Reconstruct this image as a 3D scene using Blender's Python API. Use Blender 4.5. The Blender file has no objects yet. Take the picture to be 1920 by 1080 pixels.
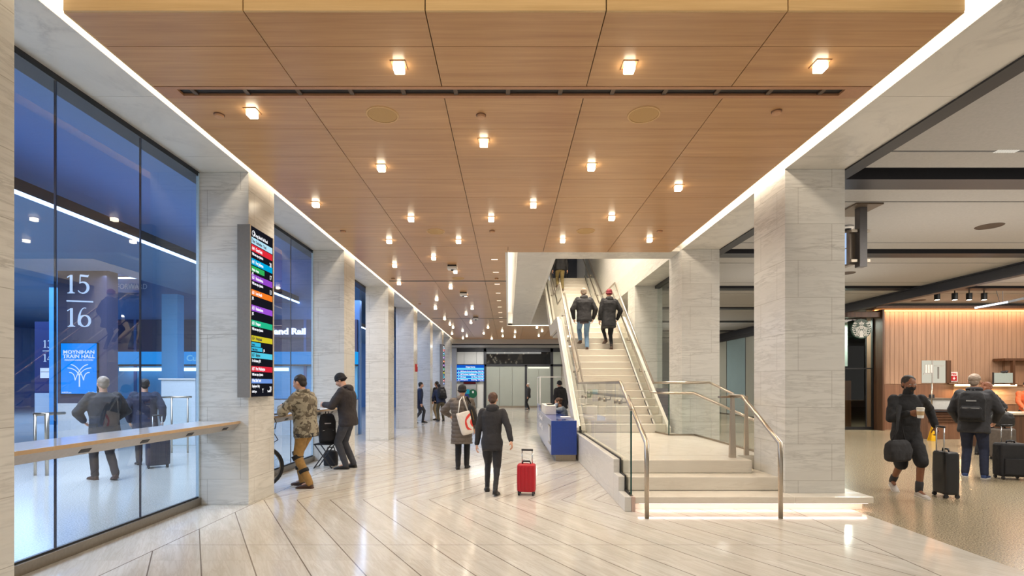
import bpy, bmesh, math, random
from mathutils import Vector, Matrix, noise
R = math.radians
PI = math.pi
rnd = random.Random(7)
SC = bpy.context.scene
COL = SC.collection
V = Vector

def P(px, py, d):
    """point seen at pixel (px, py) of the 1920x1080 frame at depth d"""
    return V(((px - 952.5) * d / 960.0, d, 1.6 + (721.0 - py) * d / 960.0))

def FX(px, d): return (px - 952.5) * d / 960.0
def FZ(py, d): return 1.6 + (721.0 - py) * d / 960.0

# ------------------------------------------------------------------ materials
def lin(c):
    return tuple(((x / 255.0) / 12.92 if x / 255.0 <= 0.04045 else ((x / 255.0 + 0.055) / 1.055) ** 2.4) for x in c) + (1.0,)

class NT:
    def __init__(s, name):
        s.m = bpy.data.materials.new(name); s.m.use_nodes = True
        s.t = s.m.node_tree; s.t.nodes.clear()
        s.out = s.n('ShaderNodeOutputMaterial')
    def n(s, typ, **kw):
        nd = s.t.nodes.new(typ)
        for k, v in kw.items(): setattr(nd, k, v)
        return nd
    def l(s, a, b): s.t.links.new(a, b)
    def v(s, sock, val):
        if hasattr(val, 'is_linked') or isinstance(val, bpy.types.NodeSocket): s.l(val, sock)
        else: sock.default_value = val
    def math(s, op, a, b=None, c=None):
        nd = s.n('ShaderNodeMath', operation=op)
        s.v(nd.inputs[0], a)
        if b is not None: s.v(nd.inputs[1], b)
        if c is not None: s.v(nd.inputs[2], c)
        return nd.outputs[0]
    def mix(s, f, a, b):
        nd = s.n('ShaderNodeMix', data_type='RGBA')
        s.v(nd.inputs[0], f); s.v(nd.inputs[6], a); s.v(nd.inputs[7], b)
        return nd.outputs[2]
    def noise(s, vec, scale, detail=4, rough=.55, dist=0):
        nd = s.n('ShaderNodeTexNoise')
        if vec is not None: s.l(vec, nd.inputs['Vector'])
        nd.inputs['Scale'].default_value = scale; nd.inputs['Detail'].default_value = detail
        nd.inputs['Roughness'].default_value = rough; nd.inputs['Distortion'].default_value = dist
        return nd.outputs[0]
    def ramp(s, f, stops):
        nd = s.n('ShaderNodeValToRGB'); s.l(f, nd.inputs[0])
        e = nd.color_ramp.elements
        e[0].position, e[0].color = stops[0]
        e[1].position, e[1].color = stops[-1]
        for p, c in stops[1:-1]:
            x = e.new(p); x.color = c
        return nd.outputs[0]
    def coords(s, kind='Object'):
        return s.n('ShaderNodeTexCoord').outputs[kind]
    def mapping(s, vec, scale=(1, 1, 1), rot=(0, 0, 0), loc=(0, 0, 0)):
        nd = s.n('ShaderNodeMapping'); s.l(vec, nd.inputs[0])
        nd.inputs['Scale'].default_value = scale; nd.inputs['Rotation'].default_value = rot; nd.inputs['Location'].default_value = loc
        return nd.outputs[0]
    def sep(s, vec):
        nd = s.n('ShaderNodeSeparateXYZ'); s.l(vec, nd.inputs[0]); return nd.outputs
    def comb(s, x, y, z):
        nd = s.n('ShaderNodeCombineXYZ')
        for i, q in enumerate((x, y, z)): s.v(nd.inputs[i], q)
        return nd.outputs[0]
    def bsdf(s, color, rough=.5, metal=0.0, bump=None, bumpd=.02, **kw):
        b = s.n('ShaderNodeBsdfPrincipled')
        s.v(b.inputs['Base Color'], color); s.v(b.inputs['Roughness'], rough); s.v(b.inputs['Metallic'], metal)
        for k, q in kw.items(): s.v(b.inputs[k.replace('_', ' ')], q)
        if bump is not None:
            bn = s.n('ShaderNodeBump'); s.l(bump, bn.inputs['Height']); bn.inputs['Strength'].default_value = 1.0
            bn.inputs['Distance'].default_value = bumpd
            s.l(bn.outputs[0], b.inputs['Normal'])
        s.l(b.outputs[0], s.out.inputs[0])
        return b

MATS = {}
def plain(name, rgb, rough=.5, metal=0.0, grain=.06, scale=30, bump=0.0, **kw):
    """solid colour with a little procedural mottling"""
    if name in MATS: return MATS[name]
    t = NT(name); co = t.coords()
    c = lin(rgb)
    nz = t.noise(co, scale, 3)
    col = t.ramp(nz, [(0.25, tuple(x * (1 - grain) for x in c[:3]) + (1,)), (0.75, tuple(min(1, x * (1 + grain)) for x in c[:3]) + (1,))])
    t.bsdf(col, rough, metal, bump=(nz if bump else None), bumpd=bump or .01, **kw)
    MATS[name] = t.m
    return t.m

def emit(name, rgb, strength):
    if name in MATS: return MATS[name]
    t = NT(name); e = t.n('ShaderNodeEmission')
    e.inputs[0].default_value = lin(rgb); e.inputs[1].default_value = strength
    t.l(e.outputs[0], t.out.inputs[0]); MATS[name] = t.m
    return t.m

def glass(name, tint, refl=1.0, rough=0.0, base=.04):
    """clear architectural pane: tinted see-through plus a mirror reflection that grows at grazing angles"""
    if name in MATS: return MATS[name]
    t = NT(name)
    tr = t.n('ShaderNodeBsdfTransparent'); tr.inputs[0].default_value = tuple(tint) + (1,)
    gl = t.n('ShaderNodeBsdfGlossy'); gl.inputs['Roughness'].default_value = rough
    gl.inputs[0].default_value = (1, 1, 1, 1)
    fr = t.n('ShaderNodeFresnel'); fr.inputs[0].default_value = 1.45
    f = t.math('MINIMUM', t.math('ADD', t.math('MULTIPLY', fr.outputs[0], refl), base - .04), 1.0)
    gm = t.n('ShaderNodeNewGeometry')
    f = t.math('MULTIPLY', f, t.math('SUBTRACT', 1.0, gm.outputs['Backfacing']))
    mx = t.n('ShaderNodeMixShader'); t.l(f, mx.inputs[0]); t.l(tr.outputs[0], mx.inputs[1]); t.l(gl.outputs[0], mx.inputs[2])
    t.l(mx.outputs[0], t.out.inputs[0]); MATS[name] = t.m
    return t.m

def marble(name, joints=None, hw=.395, tone=(230, 228, 222), vein=(148, 145, 138), rough=.22, vscale=1.0):
    t = NT(name); co = t.coords()
    x, y, z = t.sep(co)
    m = t.mapping(co, (.55 * vscale, .55 * vscale, 3.2 * vscale))
    warp = t.noise(m, 1.1, 5, .6)
    warp2 = t.noise(t.mapping(co, (.8, .8, 7.5), rot=(0, R(5), 0), loc=(3, 7, 1)), 2.0, 6, .62, .5)
    f = t.math('MULTIPLY', t.math('ABSOLUTE', t.math('SUBTRACT', warp2, .5)), 7.0)
    veins = t.math('SUBTRACT', 1.0, t.math('MINIMUM', f, 1.0))
    veins = t.math('MULTIPLY', t.math('POWER', veins, 3.0), t.math('MAXIMUM', t.math('SUBTRACT', t.math('MULTIPLY', warp, 4.0), 1.45), 0.0))
    base = t.ramp(warp, [(.3, lin(tuple(q - 14 for q in tone))), (.7, lin(tone))])
    col = t.mix(t.math('MINIMUM', t.math('MULTIPLY', veins, .5), .6), base, lin(vein))
    if joints:
        ch = joints
        zz = t.math('DIVIDE', t.math('ADD', z, .14), ch)
        fz = t.math('FRACT', zz); row = t.math('FLOOR', zz)
        par = t.math('MODULO', t.math('ADD', row, 20.0), 2.0)
        lz = t.math('LESS_THAN', t.math('MULTIPLY', fz, ch), .006)
        sgn = t.math('SUBTRACT', t.math('MULTIPLY', par, 2.0), 1.0)
        ax = t.math('MULTIPLY', sgn, hw * .56)
        lx = t.math('LESS_THAN', t.math('ABSOLUTE', t.math('SUBTRACT', x, ax)), .003)
        ly = t.math('LESS_THAN', t.math('ABSOLUTE', t.math('SUBTRACT', y, ax)), .003)
        j = t.math('MAXIMUM', lz, t.math('MAXIMUM', lx, ly))
        # each stone its own tone
        wn = t.n('ShaderNodeTexWhiteNoise', noise_dimensions='3D')
        t.l(t.comb(row, t.math('GREATER_THAN', x, ax), t.math('GREATER_THAN', y, ax)), wn.inputs[0])
        col = t.mix(t.math('MULTIPLY', wn.outputs[0], .22), col, lin((198, 192, 184)))
        col = t.mix(t.math('MULTIPLY', j, .55), col, lin((140, 132, 120)))
    t.bsdf(col, rough)
    return t.m

def marble_floor():
    t = NT('marble_floor'); co = t.coords()
    x, y, z = t.sep(co)
    pp = t.math('PINGPONG', t.math('SUBTRACT', y, 7.11), 4.0)
    u = t.math('SUBTRACT', x, t.math('MULTIPLY', pp, .617))
    uu = t.math('DIVIDE', t.math('ADD', u, 3.39 + 9.18), .459)
    fu = t.math('FRACT', uu); iu = t.math('FLOOR', uu)
    bay = t.math('FLOOR', t.math('DIVIDE', t.math('SUBTRACT', y, 7.11), 4.0))
    yt = t.math('DIVIDE', t.math('ADD', y, 6.70), .98)
    trow = t.math('FLOOR', t.math('DIVIDE', t.math('ADD', y, 20.0 - 7.11), 4.0))
    inside = t.math('MULTIPLY', t.math('GREATER_THAN', x, -3.42), t.math('LESS_THAN', x, 3.62))
    du = t.math('MULTIPLY', t.math('MINIMUM', fu, t.math('SUBTRACT', 1.0, fu)), .459)
    strip = t.math('MULTIPLY', t.math('LESS_THAN', du, .0062), inside)
    bl = t.math('LESS_THAN', t.math('ABSOLUTE', t.math('ADD', x, 3.42)), .006)
    br = t.math('LESS_THAN', t.math('ABSOLUTE', t.math('SUBTRACT', x, 3.62)), .006)
    ft = t.math('FRACT', t.math('DIVIDE', t.math('ADD', y, 50.0 - 7.11), 4.0))
    ld = t.math('MULTIPLY', t.math('LESS_THAN', t.math('MULTIPLY', t.math('MINIMUM', ft, t.math('SUBTRACT', 1.0, ft)), 4.0), .004), inside)
    fy = t.math('FRACT', t.math('DIVIDE', t.math('ADD', y, 50.0 - 7.13), .97))
    thin = t.math('LESS_THAN', t.math('MULTIPLY', fy, .97), .005)
    line = t.math('MAXIMUM', t.math('MAXIMUM', strip, ld), t.math('MAXIMUM', bl, br))
    wn = t.n('ShaderNodeTexWhiteNoise', noise_dimensions='3D')
    t.l(t.comb(t.math('MULTIPLY', iu, inside), bay, t.math('FLOOR', t.math('DIVIDE', t.math('ADD', y, 50.0 - 7.13), .97))), wn.inputs[0])
    rv = wn.outputs[0]
    vv = t.comb(t.math('ADD', t.math('MULTIPLY', u, 7.0), t.math('MULTIPLY', rv, 37.0)), t.math('MULTIPLY', y, .8), rv)
    n1 = t.noise(vv, .9, 5, .6, .4)
    n2 = t.noise(vv, 2.3, 6, .65, .6)
    base = t.ramp(n1, [(.3, lin((198, 194, 185))), (.7, lin((221, 218, 211)))])
    f = t.math('SUBTRACT', 1.0, t.math('MINIMUM', t.math('MULTIPLY', t.math('ABSOLUTE', t.math('SUBTRACT', n2, .5)), 9.0), 1.0))
    col = t.mix(t.math('MULTIPLY', t.math('POWER', f, 2.0), .38), base, lin((176, 163, 146)))
    col = t.mix(t.math('MULTIPLY', rv, .22), col, lin((205, 192, 176)))
    col = t.mix(t.math('MULTIPLY', thin, .28), col, lin((150, 135, 118)))
    col = t.mix(t.math('MULTIPLY', line, .8), col, lin((92, 76, 62)))
    t.bsdf(col, t.math('ADD', .07, t.math('MULTIPLY', n1, .08)))
    return t.m

def terrazzo(name, a, b, rough=.2):
    t = NT(name); co = t.coords()
    n1 = t.noise(co, 70, 2, .6); n2 = t.noise(co, .7, 3)
    col = t.ramp(n1, [(.36, lin(a)), (.5, lin(tuple((p + q) / 2 for p, q in zip(a, b)))), (.64, lin(b))])
    col = t.mix(t.math('MULTIPLY', n2, .25), col, lin(a))
    t.bsdf(col, rough)
    return t.m

def wood(name, dark, light, axis='X', rough=.28, freq=1.0, island=True):
    t = NT(name); co = t.coords()
    if island:
        g = t.n('ShaderNodeNewGeometry')
        rv = g.outputs['Random Per Island']
    else:
        rv = .3
    off = t.comb(0, 0, t.math('MULTIPLY', rv, 31.0))
    add = t.n('ShaderNodeVectorMath', operation='ADD'); t.l(co, add.inputs[0]); t.l(off, add.inputs[1])
    s = {'X': (.5, 14, 14), 'Y': (14, .5, 14), 'Z': (14, 14, .5)}[axis]
    m = t.mapping(add.outputs[0], tuple(q * freq for q in s))
    n1 = t.noise(m, 1.0, 5, .6, .3); n2 = t.noise(m, 4.0, 4, .6)
    f = t.math('ADD', t.math('MULTIPLY', n1, .7), t.math('MULTIPLY', n2, .3))
    col = t.ramp(f, [(.32, lin(dark)), (.68, lin(light))])
    if island:
        col = t.mix(t.math('MULTIPLY', rv, .16), col, lin(tuple(q * .82 for q in dark)))
    t.bsdf(col, rough)
    return t.m

# ------------------------------------------------------------------ mesh builder
class MB:
    def __init__(s): s.bm = bmesh.new()
    def box(s, x0, x1, y0, y1, z0, z1, M=None):
        vs = [s.bm.verts.new(V((x, y, z)) if M is None else M @ V((x, y, z))) for x in (x0, x1) for y in (y0, y1) for z in (z0, z1)]
        for f in ((0, 1, 3, 2), (4, 6, 7, 5), (0, 4, 5, 1), (2, 3, 7, 6), (0, 2, 6, 4), (1, 5, 7, 3)):
            s.bm.faces.new([vs[i] for i in f])
        return s
    def cbox(s, c, d, M=None):
        return s.box(c[0] - d[0] / 2, c[0] + d[0] / 2, c[1] - d[1] / 2, c[1] + d[1] / 2, c[2] - d[2] / 2, c[2] + d[2] / 2, M)
    def poly(s, pts):
        vs = [s.bm.verts.new(V(p)) for p in pts]
        s.bm.faces.new(vs); return s
    def prism(s, pts, ext):
        """closed prism: polygon pts (3D) swept along vector ext"""
        ext = V(ext)
        a = [s.bm.verts.new(V(p)) for p in pts]; b = [s.bm.verts.new(V(p) + ext) for p in pts]
        n = len(a)
        fs = [s.bm.faces.new(a[::-1]), s.bm.faces.new(b)]
        for i in range(n):
            fs.append(s.bm.faces.new((a[i], a[(i + 1) % n], b[(i + 1) % n], b[i])))
        bmesh.ops.recalc_face_normals(s.bm, faces=fs)
        return s
    def rings(s, rings, cap=True):
        """skin a list of equally long vertex rings"""
        rr = [[s.bm.verts.new(p) for p in r] for r in rings]
        fs = []
        n = len(rr[0])
        for a, b in zip(rr, rr[1:]):
            for i in range(n):
                fs.append(s.bm.faces.new((a[i], a[(i + 1) % n], b[(i + 1) % n], b[i])))
        if cap:
            fs.append(s.bm.faces.new(rr[0][::-1])); fs.append(s.bm.faces.new(rr[-1]))
        return s
    def tube(s, pts, r, seg=10, closed=False):
        pts = [V(p) for p in pts]
        n = len(pts); rings = []
        up = None
        for i, p in enumerate(pts):
            if closed:
                t = (pts[(i + 1) % n] - pts[i - 1])
            else:
                t = (pts[min(i + 1, n - 1)] - pts[max(i - 1, 0)])
            t.normalize()
            if up is None or abs(up.dot(t)) > .95:
                up = V((0, 0, 1)) if abs(t.z) < .9 else V((1, 0, 0))
            a = t.cross(up).normalized(); b = a.cross(t).normalized()
            up = b
            k = 1.0
            if not closed and 0 < i < n - 1:
                d1 = (pts[i] - pts[i - 1]).normalized(); d2 = (pts[i + 1] - pts[i]).normalized()
                k = 1.0 / max(.35, math.cos(d1.angle(d2, 0) / 2))
            rr = r[i] if isinstance(r, (list, tuple)) else r
            rings.append([p + a * (rr * k if k > 1 else rr) * math.cos(2 * PI * j / seg) + b * (rr * k if k > 1 else rr) * math.sin(2 * PI * j / seg) for j in range(seg)])
        if closed:
            rings.append(rings[0])
            return s.rings(rings, cap=False)
        return s.rings(rings)
    def bar(s, p0, p1, w, h, up=(0, 0, 1)):
        """rectangular bar between two points"""
        p0, p1 = V(p0), V(p1); t = (p1 - p0).normalized(); u = V(up)
        a = t.cross(u).normalized(); b = a.cross(t).normalized()
        q = [(-w / 2, -h / 2), (w / 2, -h / 2), (w / 2, h / 2), (-w / 2, h / 2)]
        return s.rings([[p + a * i + b * j for i, j in q] for p in (p0, p1)])
    def cyl(s, p0, p1, r0, r1=None, seg=20):
        r1 = r0 if r1 is None else r1
        p0, p1 = V(p0), V(p1); t = (p1 - p0).normalized()
        u = V((0, 0, 1)) if abs(t.z) < .9 else V((1, 0, 0))
        a = t.cross(u).normalized(); b = a.cross(t).normalized()
        return s.rings([[p + a * r * math.cos(2 * PI * j / seg) + b * r * math.sin(2 * PI * j / seg) for j in range(seg)] for p, r in ((p0, r0), (p1, r1))])
    def lathe(s, prof, c=(0, 0, 0), seg=24):
        c = V(c)
        return s.rings([[c + V((max(r, .0005) * math.cos(2 * PI * j / seg), max(r, .0005) * math.sin(2 * PI * j / seg), z)) for j in range(seg)] for r, z in prof])
    def ell(s, c, rad, rot=None, seg=16, ring=10):
        c = V(c); M = rot or Matrix.Identity(3)
        rings = []
        for i in range(ring + 1):
            th = PI * i / ring
            st = max(math.sin(th), .02)
            rings.append([c + M @ V((rad[0] * st * math.cos(2 * PI * j / seg), rad[1] * st * math.sin(2 * PI * j / seg), -rad[2] * math.cos(th))) for j in range(seg)])
        return s.rings(rings)
    def cap(s, p0, p1, r0, r1, seg=12, flat=1.0):
        """tapered capsule"""
        p0, p1 = V(p0), V(p1); t = (p1 - p0)
        L = t.length
        t = t.normalized() if L > 1e-6 else V((0, 0, 1))
        u = V((0, 0, 1)) if abs(t.z) < .9 else V((0, 1, 0))
        a = t.cross(u).normalized(); b = a.cross(t).normalized()
        rings = []
        def ring(c, r): rings.append([c + a * r * math.cos(2 * PI * j / seg) + b * r * flat * math.sin(2 * PI * j / seg) for j in range(seg)])
        for th in (88, 60, 30, 0): ring(p0 - t * r0 * math.sin(R(th)), r0 * math.cos(R(th)))
        for th in (0, 30, 60, 88): ring(p1 + t * r1 * math.sin(R(th)), r1 * math.cos(R(th)))
        return s.rings(rings)
    def loft(s, secs, M=None, seg=18, pw=2.3):
        """secs: (z, rx, ry, cx, cy): stacked superellipse sections"""
        rings = []
        for z, rx, ry, cx, cy in secs:
            ring = []
            for j in range(seg):
                a = 2 * PI * j / seg; c, sn = math.cos(a), math.sin(a)
                q = V((cx + rx * math.copysign(abs(c) ** (2 / pw), c), cy + ry * math.copysign(abs(sn) ** (2 / pw), sn), z))
                ring.append(M @ q if M is not None else q)
            rings.append(ring)
        return s.rings(rings)
    def text(s, body, size, M, ext=.0015, bold=0.0, align='LEFT', sx=1.0):
        cu = bpy.data.curves.new('t', 'FONT'); cu.body = body; cu.size = size; cu.extrude = ext; cu.offset = bold
        cu.align_x = align; cu.resolution_u = 3
        o = bpy.data.objects.new('t', cu)
        me = bpy.data.meshes.new_from_object(o)
        me.transform(M @ Matrix.Diagonal((sx, 1, 1, 1)))
        s.bm.from_mesh(me)
        bpy.data.objects.remove(o); bpy.data.curves.remove(cu); bpy.data.meshes.remove(me)
        return s
    def fit(s, body, width, M, ext=.001, bold=0.0, align='LEFT', size=None, height=None):
        """lettering stretched to a given width (and cap height)"""
        cu = bpy.data.curves.new('t', 'FONT'); cu.body = body; cu.size = 1.0; cu.extrude = ext; cu.offset = bold; cu.resolution_u = 3
        o = bpy.data.objects.new('t', cu); me = bpy.data.meshes.new_from_object(o)
        xs = [v.co.x for v in me.vertices]; ys = [v.co.y for v in me.vertices]
        k = width / (max(xs) - min(xs)); kz = height / (max(ys) - min(ys)) if height else k
        off = {'LEFT': min(xs), 'CENTER': (min(xs) + max(xs)) / 2, 'RIGHT': max(xs)}[align]
        for v in me.vertices: v.co.x = (v.co.x - off) * k; v.co.y = (v.co.y - min(ys)) * kz
        me.transform(M); s.bm.from_mesh(me)
        bpy.data.objects.remove(o); bpy.data.curves.remove(cu); bpy.data.meshes.remove(me)
        return s
    def stroke(s, pts, ws, M, ext=.004):
        """flat ribbon of varying width along 2D pts, mapped through M"""
        L, Rr = [], []
        n = len(pts)
        for i, (x, y) in enumerate(pts):
            x0, y0 = pts[max(i - 1, 0)]; x1, y1 = pts[min(i + 1, n - 1)]
            tx, ty = x1 - x0, y1 - y0; q = math.hypot(tx, ty) or 1
            w = (ws[i] if isinstance(ws, (list, tuple)) else ws) / 2
            L.append((x - ty / q * w, y + tx / q * w)); Rr.append((x + ty / q * w, y - tx / q * w))
        rings = []
        for a, b in zip(L, Rr):
            rings.append([M @ V((a[0], a[1], 0)), M @ V((b[0], b[1], 0)), M @ V((b[0], b[1], ext)), M @ V((a[0], a[1], ext))])
        return s.rings(rings)
    def build(s, name, mat, parent=None, smooth=False, bevel=0.0, world=True, recalc=True):
        if recalc: bmesh.ops.recalc_face_normals(s.bm, faces=s.bm.faces)
        me = bpy.data.meshes.new(name)
        if world and parent is not None:
            s.bm.transform(parent_matrix(parent).inverted())
        s.bm.to_mesh(me); s.bm.free()
        if smooth:
            me.polygons.foreach_set('use_smooth', [True] * len(me.polygons))
        o = bpy.data.objects.new(name, me); COL.objects.link(o)
        for m in (mat if isinstance(mat, (list, tuple)) else [mat]): me.materials.append(m)
        if parent is not None: o.parent = parent
        if bevel:
            b = o.modifiers.new('b', 'BEVEL'); b.width = bevel; b.segments = 2; b.limit_method = 'ANGLE'; b.angle_limit = R(40)
            APPLY.append(o)
        return o
    def solid(s, name, mat, parent, voxel=.012, smooth=4, wrinkle=0.0, wscale=.12):
        """one continuous surface out of the overlapping shapes"""
        o = s.build(name, mat, parent, smooth=True, world=False)
        m = o.modifiers.new('r', 'REMESH'); m.mode = 'VOXEL'; m.voxel_size = voxel; m.use_smooth_shade = True
        if smooth:
            m = o.modifiers.new('s', 'SMOOTH'); m.factor = .5; m.iterations = smooth
        if wrinkle:
            k = 'fold%d' % int(wscale * 1000)
            tx = bpy.data.textures.get(k) or bpy.data.textures.new(k, 'CLOUDS')
            tx.noise_scale = wscale; tx.noise_depth = 2
            m = o.modifiers.new('d', 'DISPLACE'); m.texture = tx; m.strength = wrinkle; m.mid_level = .5; m.texture_coords = 'LOCAL'
        APPLY.append(o)
        return o

APPLY = []
def apply_all():
    bpy.context.view_layer.update()
    dg = bpy.context.evaluated_depsgraph_get()
    done = []
    for o in APPLY:
        done.append((o, bpy.data.meshes.new_from_object(o.evaluated_get(dg))))
    for o, me in done:
        o.modifiers.clear(); old = o.data; o.data = me; me.name = o.name
        if old.users == 0: bpy.data.meshes.remove(old)

def parent_matrix(o):
    m = Matrix.LocRotScale(o.location, o.rotation_euler, o.scale)
    return parent_matrix(o.parent) @ m if o.parent else m

def frame(loc, x, y):
    x, y = V(x).normalized(), V(y).normalized(); z = x.cross(y)
    m = Matrix((x, y, z)).transposed().to_4x4(); m.translation = V(loc); return m

def face_cam(loc): return frame(loc, (1, 0, 0), (0, 0, 1))      # lettering that faces the camera side
def face_hall(loc): return frame(loc, (0, 1, 0), (0, 0, 1))     # lettering on the left side, facing the hall

def tag(o, label, cat, group=None):
    o['label'] = label; o['category'] = cat
    if group: o['group'] = group
    return o
def thing(name, label, cat, loc=(0, 0, 0), rotz=0.0, group=None):
    o = bpy.data.objects.new(name, None); COL.objects.link(o)
    o.location = loc; o.rotation_euler = (0, 0, rotz); o.empty_display_size = .2
    return tag(o, label, cat, group)
def struct(o):
    o['kind'] = 'structure'; return o
def sempty(name, loc=(0, 0, 0)):
    o = bpy.data.objects.new(name, None); COL.objects.link(o); o.location = loc; return struct(o)
def dup(root, loc, rotz=None, label=None):
    """copy of a thing with copies of its parts and sub-parts"""
    r = root.copy(); COL.objects.link(r); r.location = loc
    if rotz is not None: r.rotation_euler = (0, 0, rotz)
    if label: r['label'] = label
    for ch in list(root.children):
        c = ch.copy(); COL.objects.link(c); c.parent = r
        for g in list(ch.children):
            d = g.copy(); COL.objects.link(d); d.parent = c
    return r

# ------------------------------------------------------------------ palette
M_PILLAR = marble('pillar_marble', joints=.48, hw=.395)
M_MARBLE = marble('wall_marble', tone=(234, 230, 223), vein=(186, 183, 178), rough=.3)
M_SOFFIT = marble('soffit_marble', tone=(226, 222, 214), vein=(170, 166, 160), rough=.35, vscale=1.3)
M_STEP = marble('step_marble', tone=(240, 232, 218), vein=(206, 194, 176), rough=.2)
M_FLOOR = marble_floor()
M_TERR = terrazzo('terrazzo', (108, 96, 76), (206, 190, 160))
M_TERR2 = terrazzo('pale_terrazzo', (170, 166, 156), (224, 220, 210), .15)
M_OAK = wood('oak_veneer', (176, 130, 86), (203, 158, 110))
M_FASCIA = wood('oak_edge', (196, 158, 106), (224, 190, 138), rough=.5)
M_SLAT = wood('slat_wood', (134, 100, 76), (170, 130, 102), 'Z', rough=.5, island=False)
M_WALNUT = wood('walnut', (66, 42, 28), (104, 70, 46), 'Z', rough=.45, island=False)
M_BROWNWALL = wood('brown_panel', (104, 72, 54), (136, 98, 74), 'Z', rough=.4, island=False)
M_BLACK = plain('black_paint', (22, 22, 24), .45)
M_DARK = plain('dark_grey_metal', (58, 58, 62), .4, .3)
M_CHAR = plain('charcoal', (40, 40, 44), .5)
M_STEEL = plain('brushed_steel', (188, 176, 160), .28, 1.0, .08, 60)
M_STEEL2 = plain('dull_steel', (150, 140, 126), .38, .9, .08, 40)
M_PANEL = plain('ceiling_panel', (172, 170, 168), .55)
M_WHITE = plain('white_paint', (232, 230, 226), .5)
M_OFFW = plain('warm_white', (222, 216, 204), .5)
M_GREYP = plain('grey_panel', (128, 124, 120), .45)
M_FROST = plain('frosted_glass', (168, 170, 158), .35, grain=.03, scale=2)
M_FROSTB = plain('frosted_blue_glass', (148, 172, 176), .3, grain=.04, scale=1.5)
M_BLUE = plain('desk_blue', (22, 56, 138), .22)
M_DARKGLASS = plain('dark_glass', (26, 28, 30), .04)
M_RED = plain('signal_red', (190, 34, 40), .45)
G_CLEAR = glass('clear_glass', (.965, .985, .975), 1.0)
G_HALL = glass('hall_glass', (.78, .88, .99), 1.6)
G_SHOP = glass('smoked_glass', (.80, .84, .82), 1.0)
M_GEDGE = plain('glass_edge', (24, 70, 66), .1)
E_LAMP = emit('lamp_glow', (255, 240, 210), 14.0)
E_COVE = emit('cove_led', (255, 232, 198), 4.0)
E_STEP = emit('step_led', (255, 230, 222), 3.0)
E_WARM = emit('warm_led', (255, 170, 96), 5.0)
E_BLUELED = emit('blue_white_led', (205, 222, 255), 4.5)
E_WHITE = emit('white_glow', (240, 246, 255), 2.2)
# ------------------------------------------------------------------ camera, world, view
cam = bpy.data.cameras.new('camera'); cam.lens = 18.0; cam.sensor_width = 36.0
cam.shift_x = .0039; cam.shift_y = .0943; cam.clip_start = .05; cam.clip_end = 300
co = bpy.data.objects.new('camera', cam); COL.objects.link(co)
co.location = (0, 0, 1.6); co.rotation_euler = (PI / 2, 0, 0)
SC.camera = co
SC.view_settings.view_transform = 'Standard'; SC.view_settings.look = 'None'
SC.view_settings.exposure = 0.0; SC.view_settings.gamma = 1.0; SC.view_settings.use_curve_mapping = False
w = bpy.data.worlds.new('world'); SC.world = w; w.use_nodes = True
w.node_tree.nodes['Background'].inputs[0].default_value = (1.0, .95, .88, 1)
w.node_tree.nodes['Background'].inputs[1].default_value = .55
SC.cycles.use_denoising = True
SC.cycles.max_bounces = 8; SC.cycles.transparent_max_bounces = 24; SC.cycles.glossy_bounces = 4; SC.cycles.diffuse_bounces = 3
SC.cycles.sample_clamp_indirect = 4.0; SC.cycles.caustics_reflective = False; SC.cycles.caustics_refractive = False

def area(name, loc, rot, sx, sy, watts, rgb, spread=180, parent=None):
    l = bpy.data.lights.new(name, 'AREA'); l.shape = 'RECTANGLE'; l.size = sx; l.size_y = sy
    l.energy = watts; l.color = lin(rgb)[:3]; l.spread = R(spread)
    o = bpy.data.objects.new(name, l); COL.objects.link(o); o.location = loc; o.rotation_euler = rot
    if parent: o.parent = parent
    return o
WARM = (255, 238, 214); NEUT = (255, 240, 222); COOL = (150, 190, 255)

# ------------------------------------------------------------------ floors
struct(MB().box(-4.1, 4.41, -1.5, 31.5, -.12, 0).build('floor', M_FLOOR))
struct(MB().box(-4.1, 4.41, 31.5, 36.5, -.12, 0).build('floor_end', M_FLOOR))
struct(MB().box(4.41, 34, -1.5, 37, -.12, 0).build('floor_right', M_TERR))
struct(MB().box(-34, -4.1, -1.5, 37, -.12, 0).build('floor_left', M_TERR2))

# ------------------------------------------------------------------ marble columns
BAY0 = 2.83; PITCH = 3.97; DEP = .745
for i in range(8):
    y = BAY0 + PITCH * i
    if y < 31.0:
        o = MB().box(-.3275, .3275, -DEP / 2, DEP / 2, 0, 4.42).build('column_left', M_PILLAR, bevel=.004); o.location = (-3.7725, y + DEP / 2, 0); struct(o)
    if i > 0 and y < 31.0:
        y += -.05
        o = MB().box(-.3925, .3925, -DEP / 2 - .05, DEP / 2 + .05, 0, 4.42).build('column_right', M_PILLAR, bevel=.004); o.location = (4.0175, y + DEP / 2, 0); struct(o)

# marble lined beams above the columns, dark glazing channel behind them
for sgn, xi, xo, nm in ((-1, -3.445, -4.1, 'left'), (1, 3.625, 4.41, 'right')):
    b = MB()
    x0, x1 = min(xi, xo), max(xi, xo)
    for k in range(-1, 24):
        y0 = 1.05 + k * 1.32
        if y0 > 31.4: break
        b.box(x0, x1, y0 + .002, min(y0 + 1.318, 31.5), 4.42, 4.98)
    struct(b.build('beam_' + nm, M_SOFFIT))
    struct(MB().box(xo - (.2 if sgn < 0 else 0), xo + (.2 if sgn > 0 else 0), 0, 31.5, 4.36 if sgn < 0 else 4.40, 4.9).build('trim_' + ('1' if sgn < 0 else '2'), M_CHAR))

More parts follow.
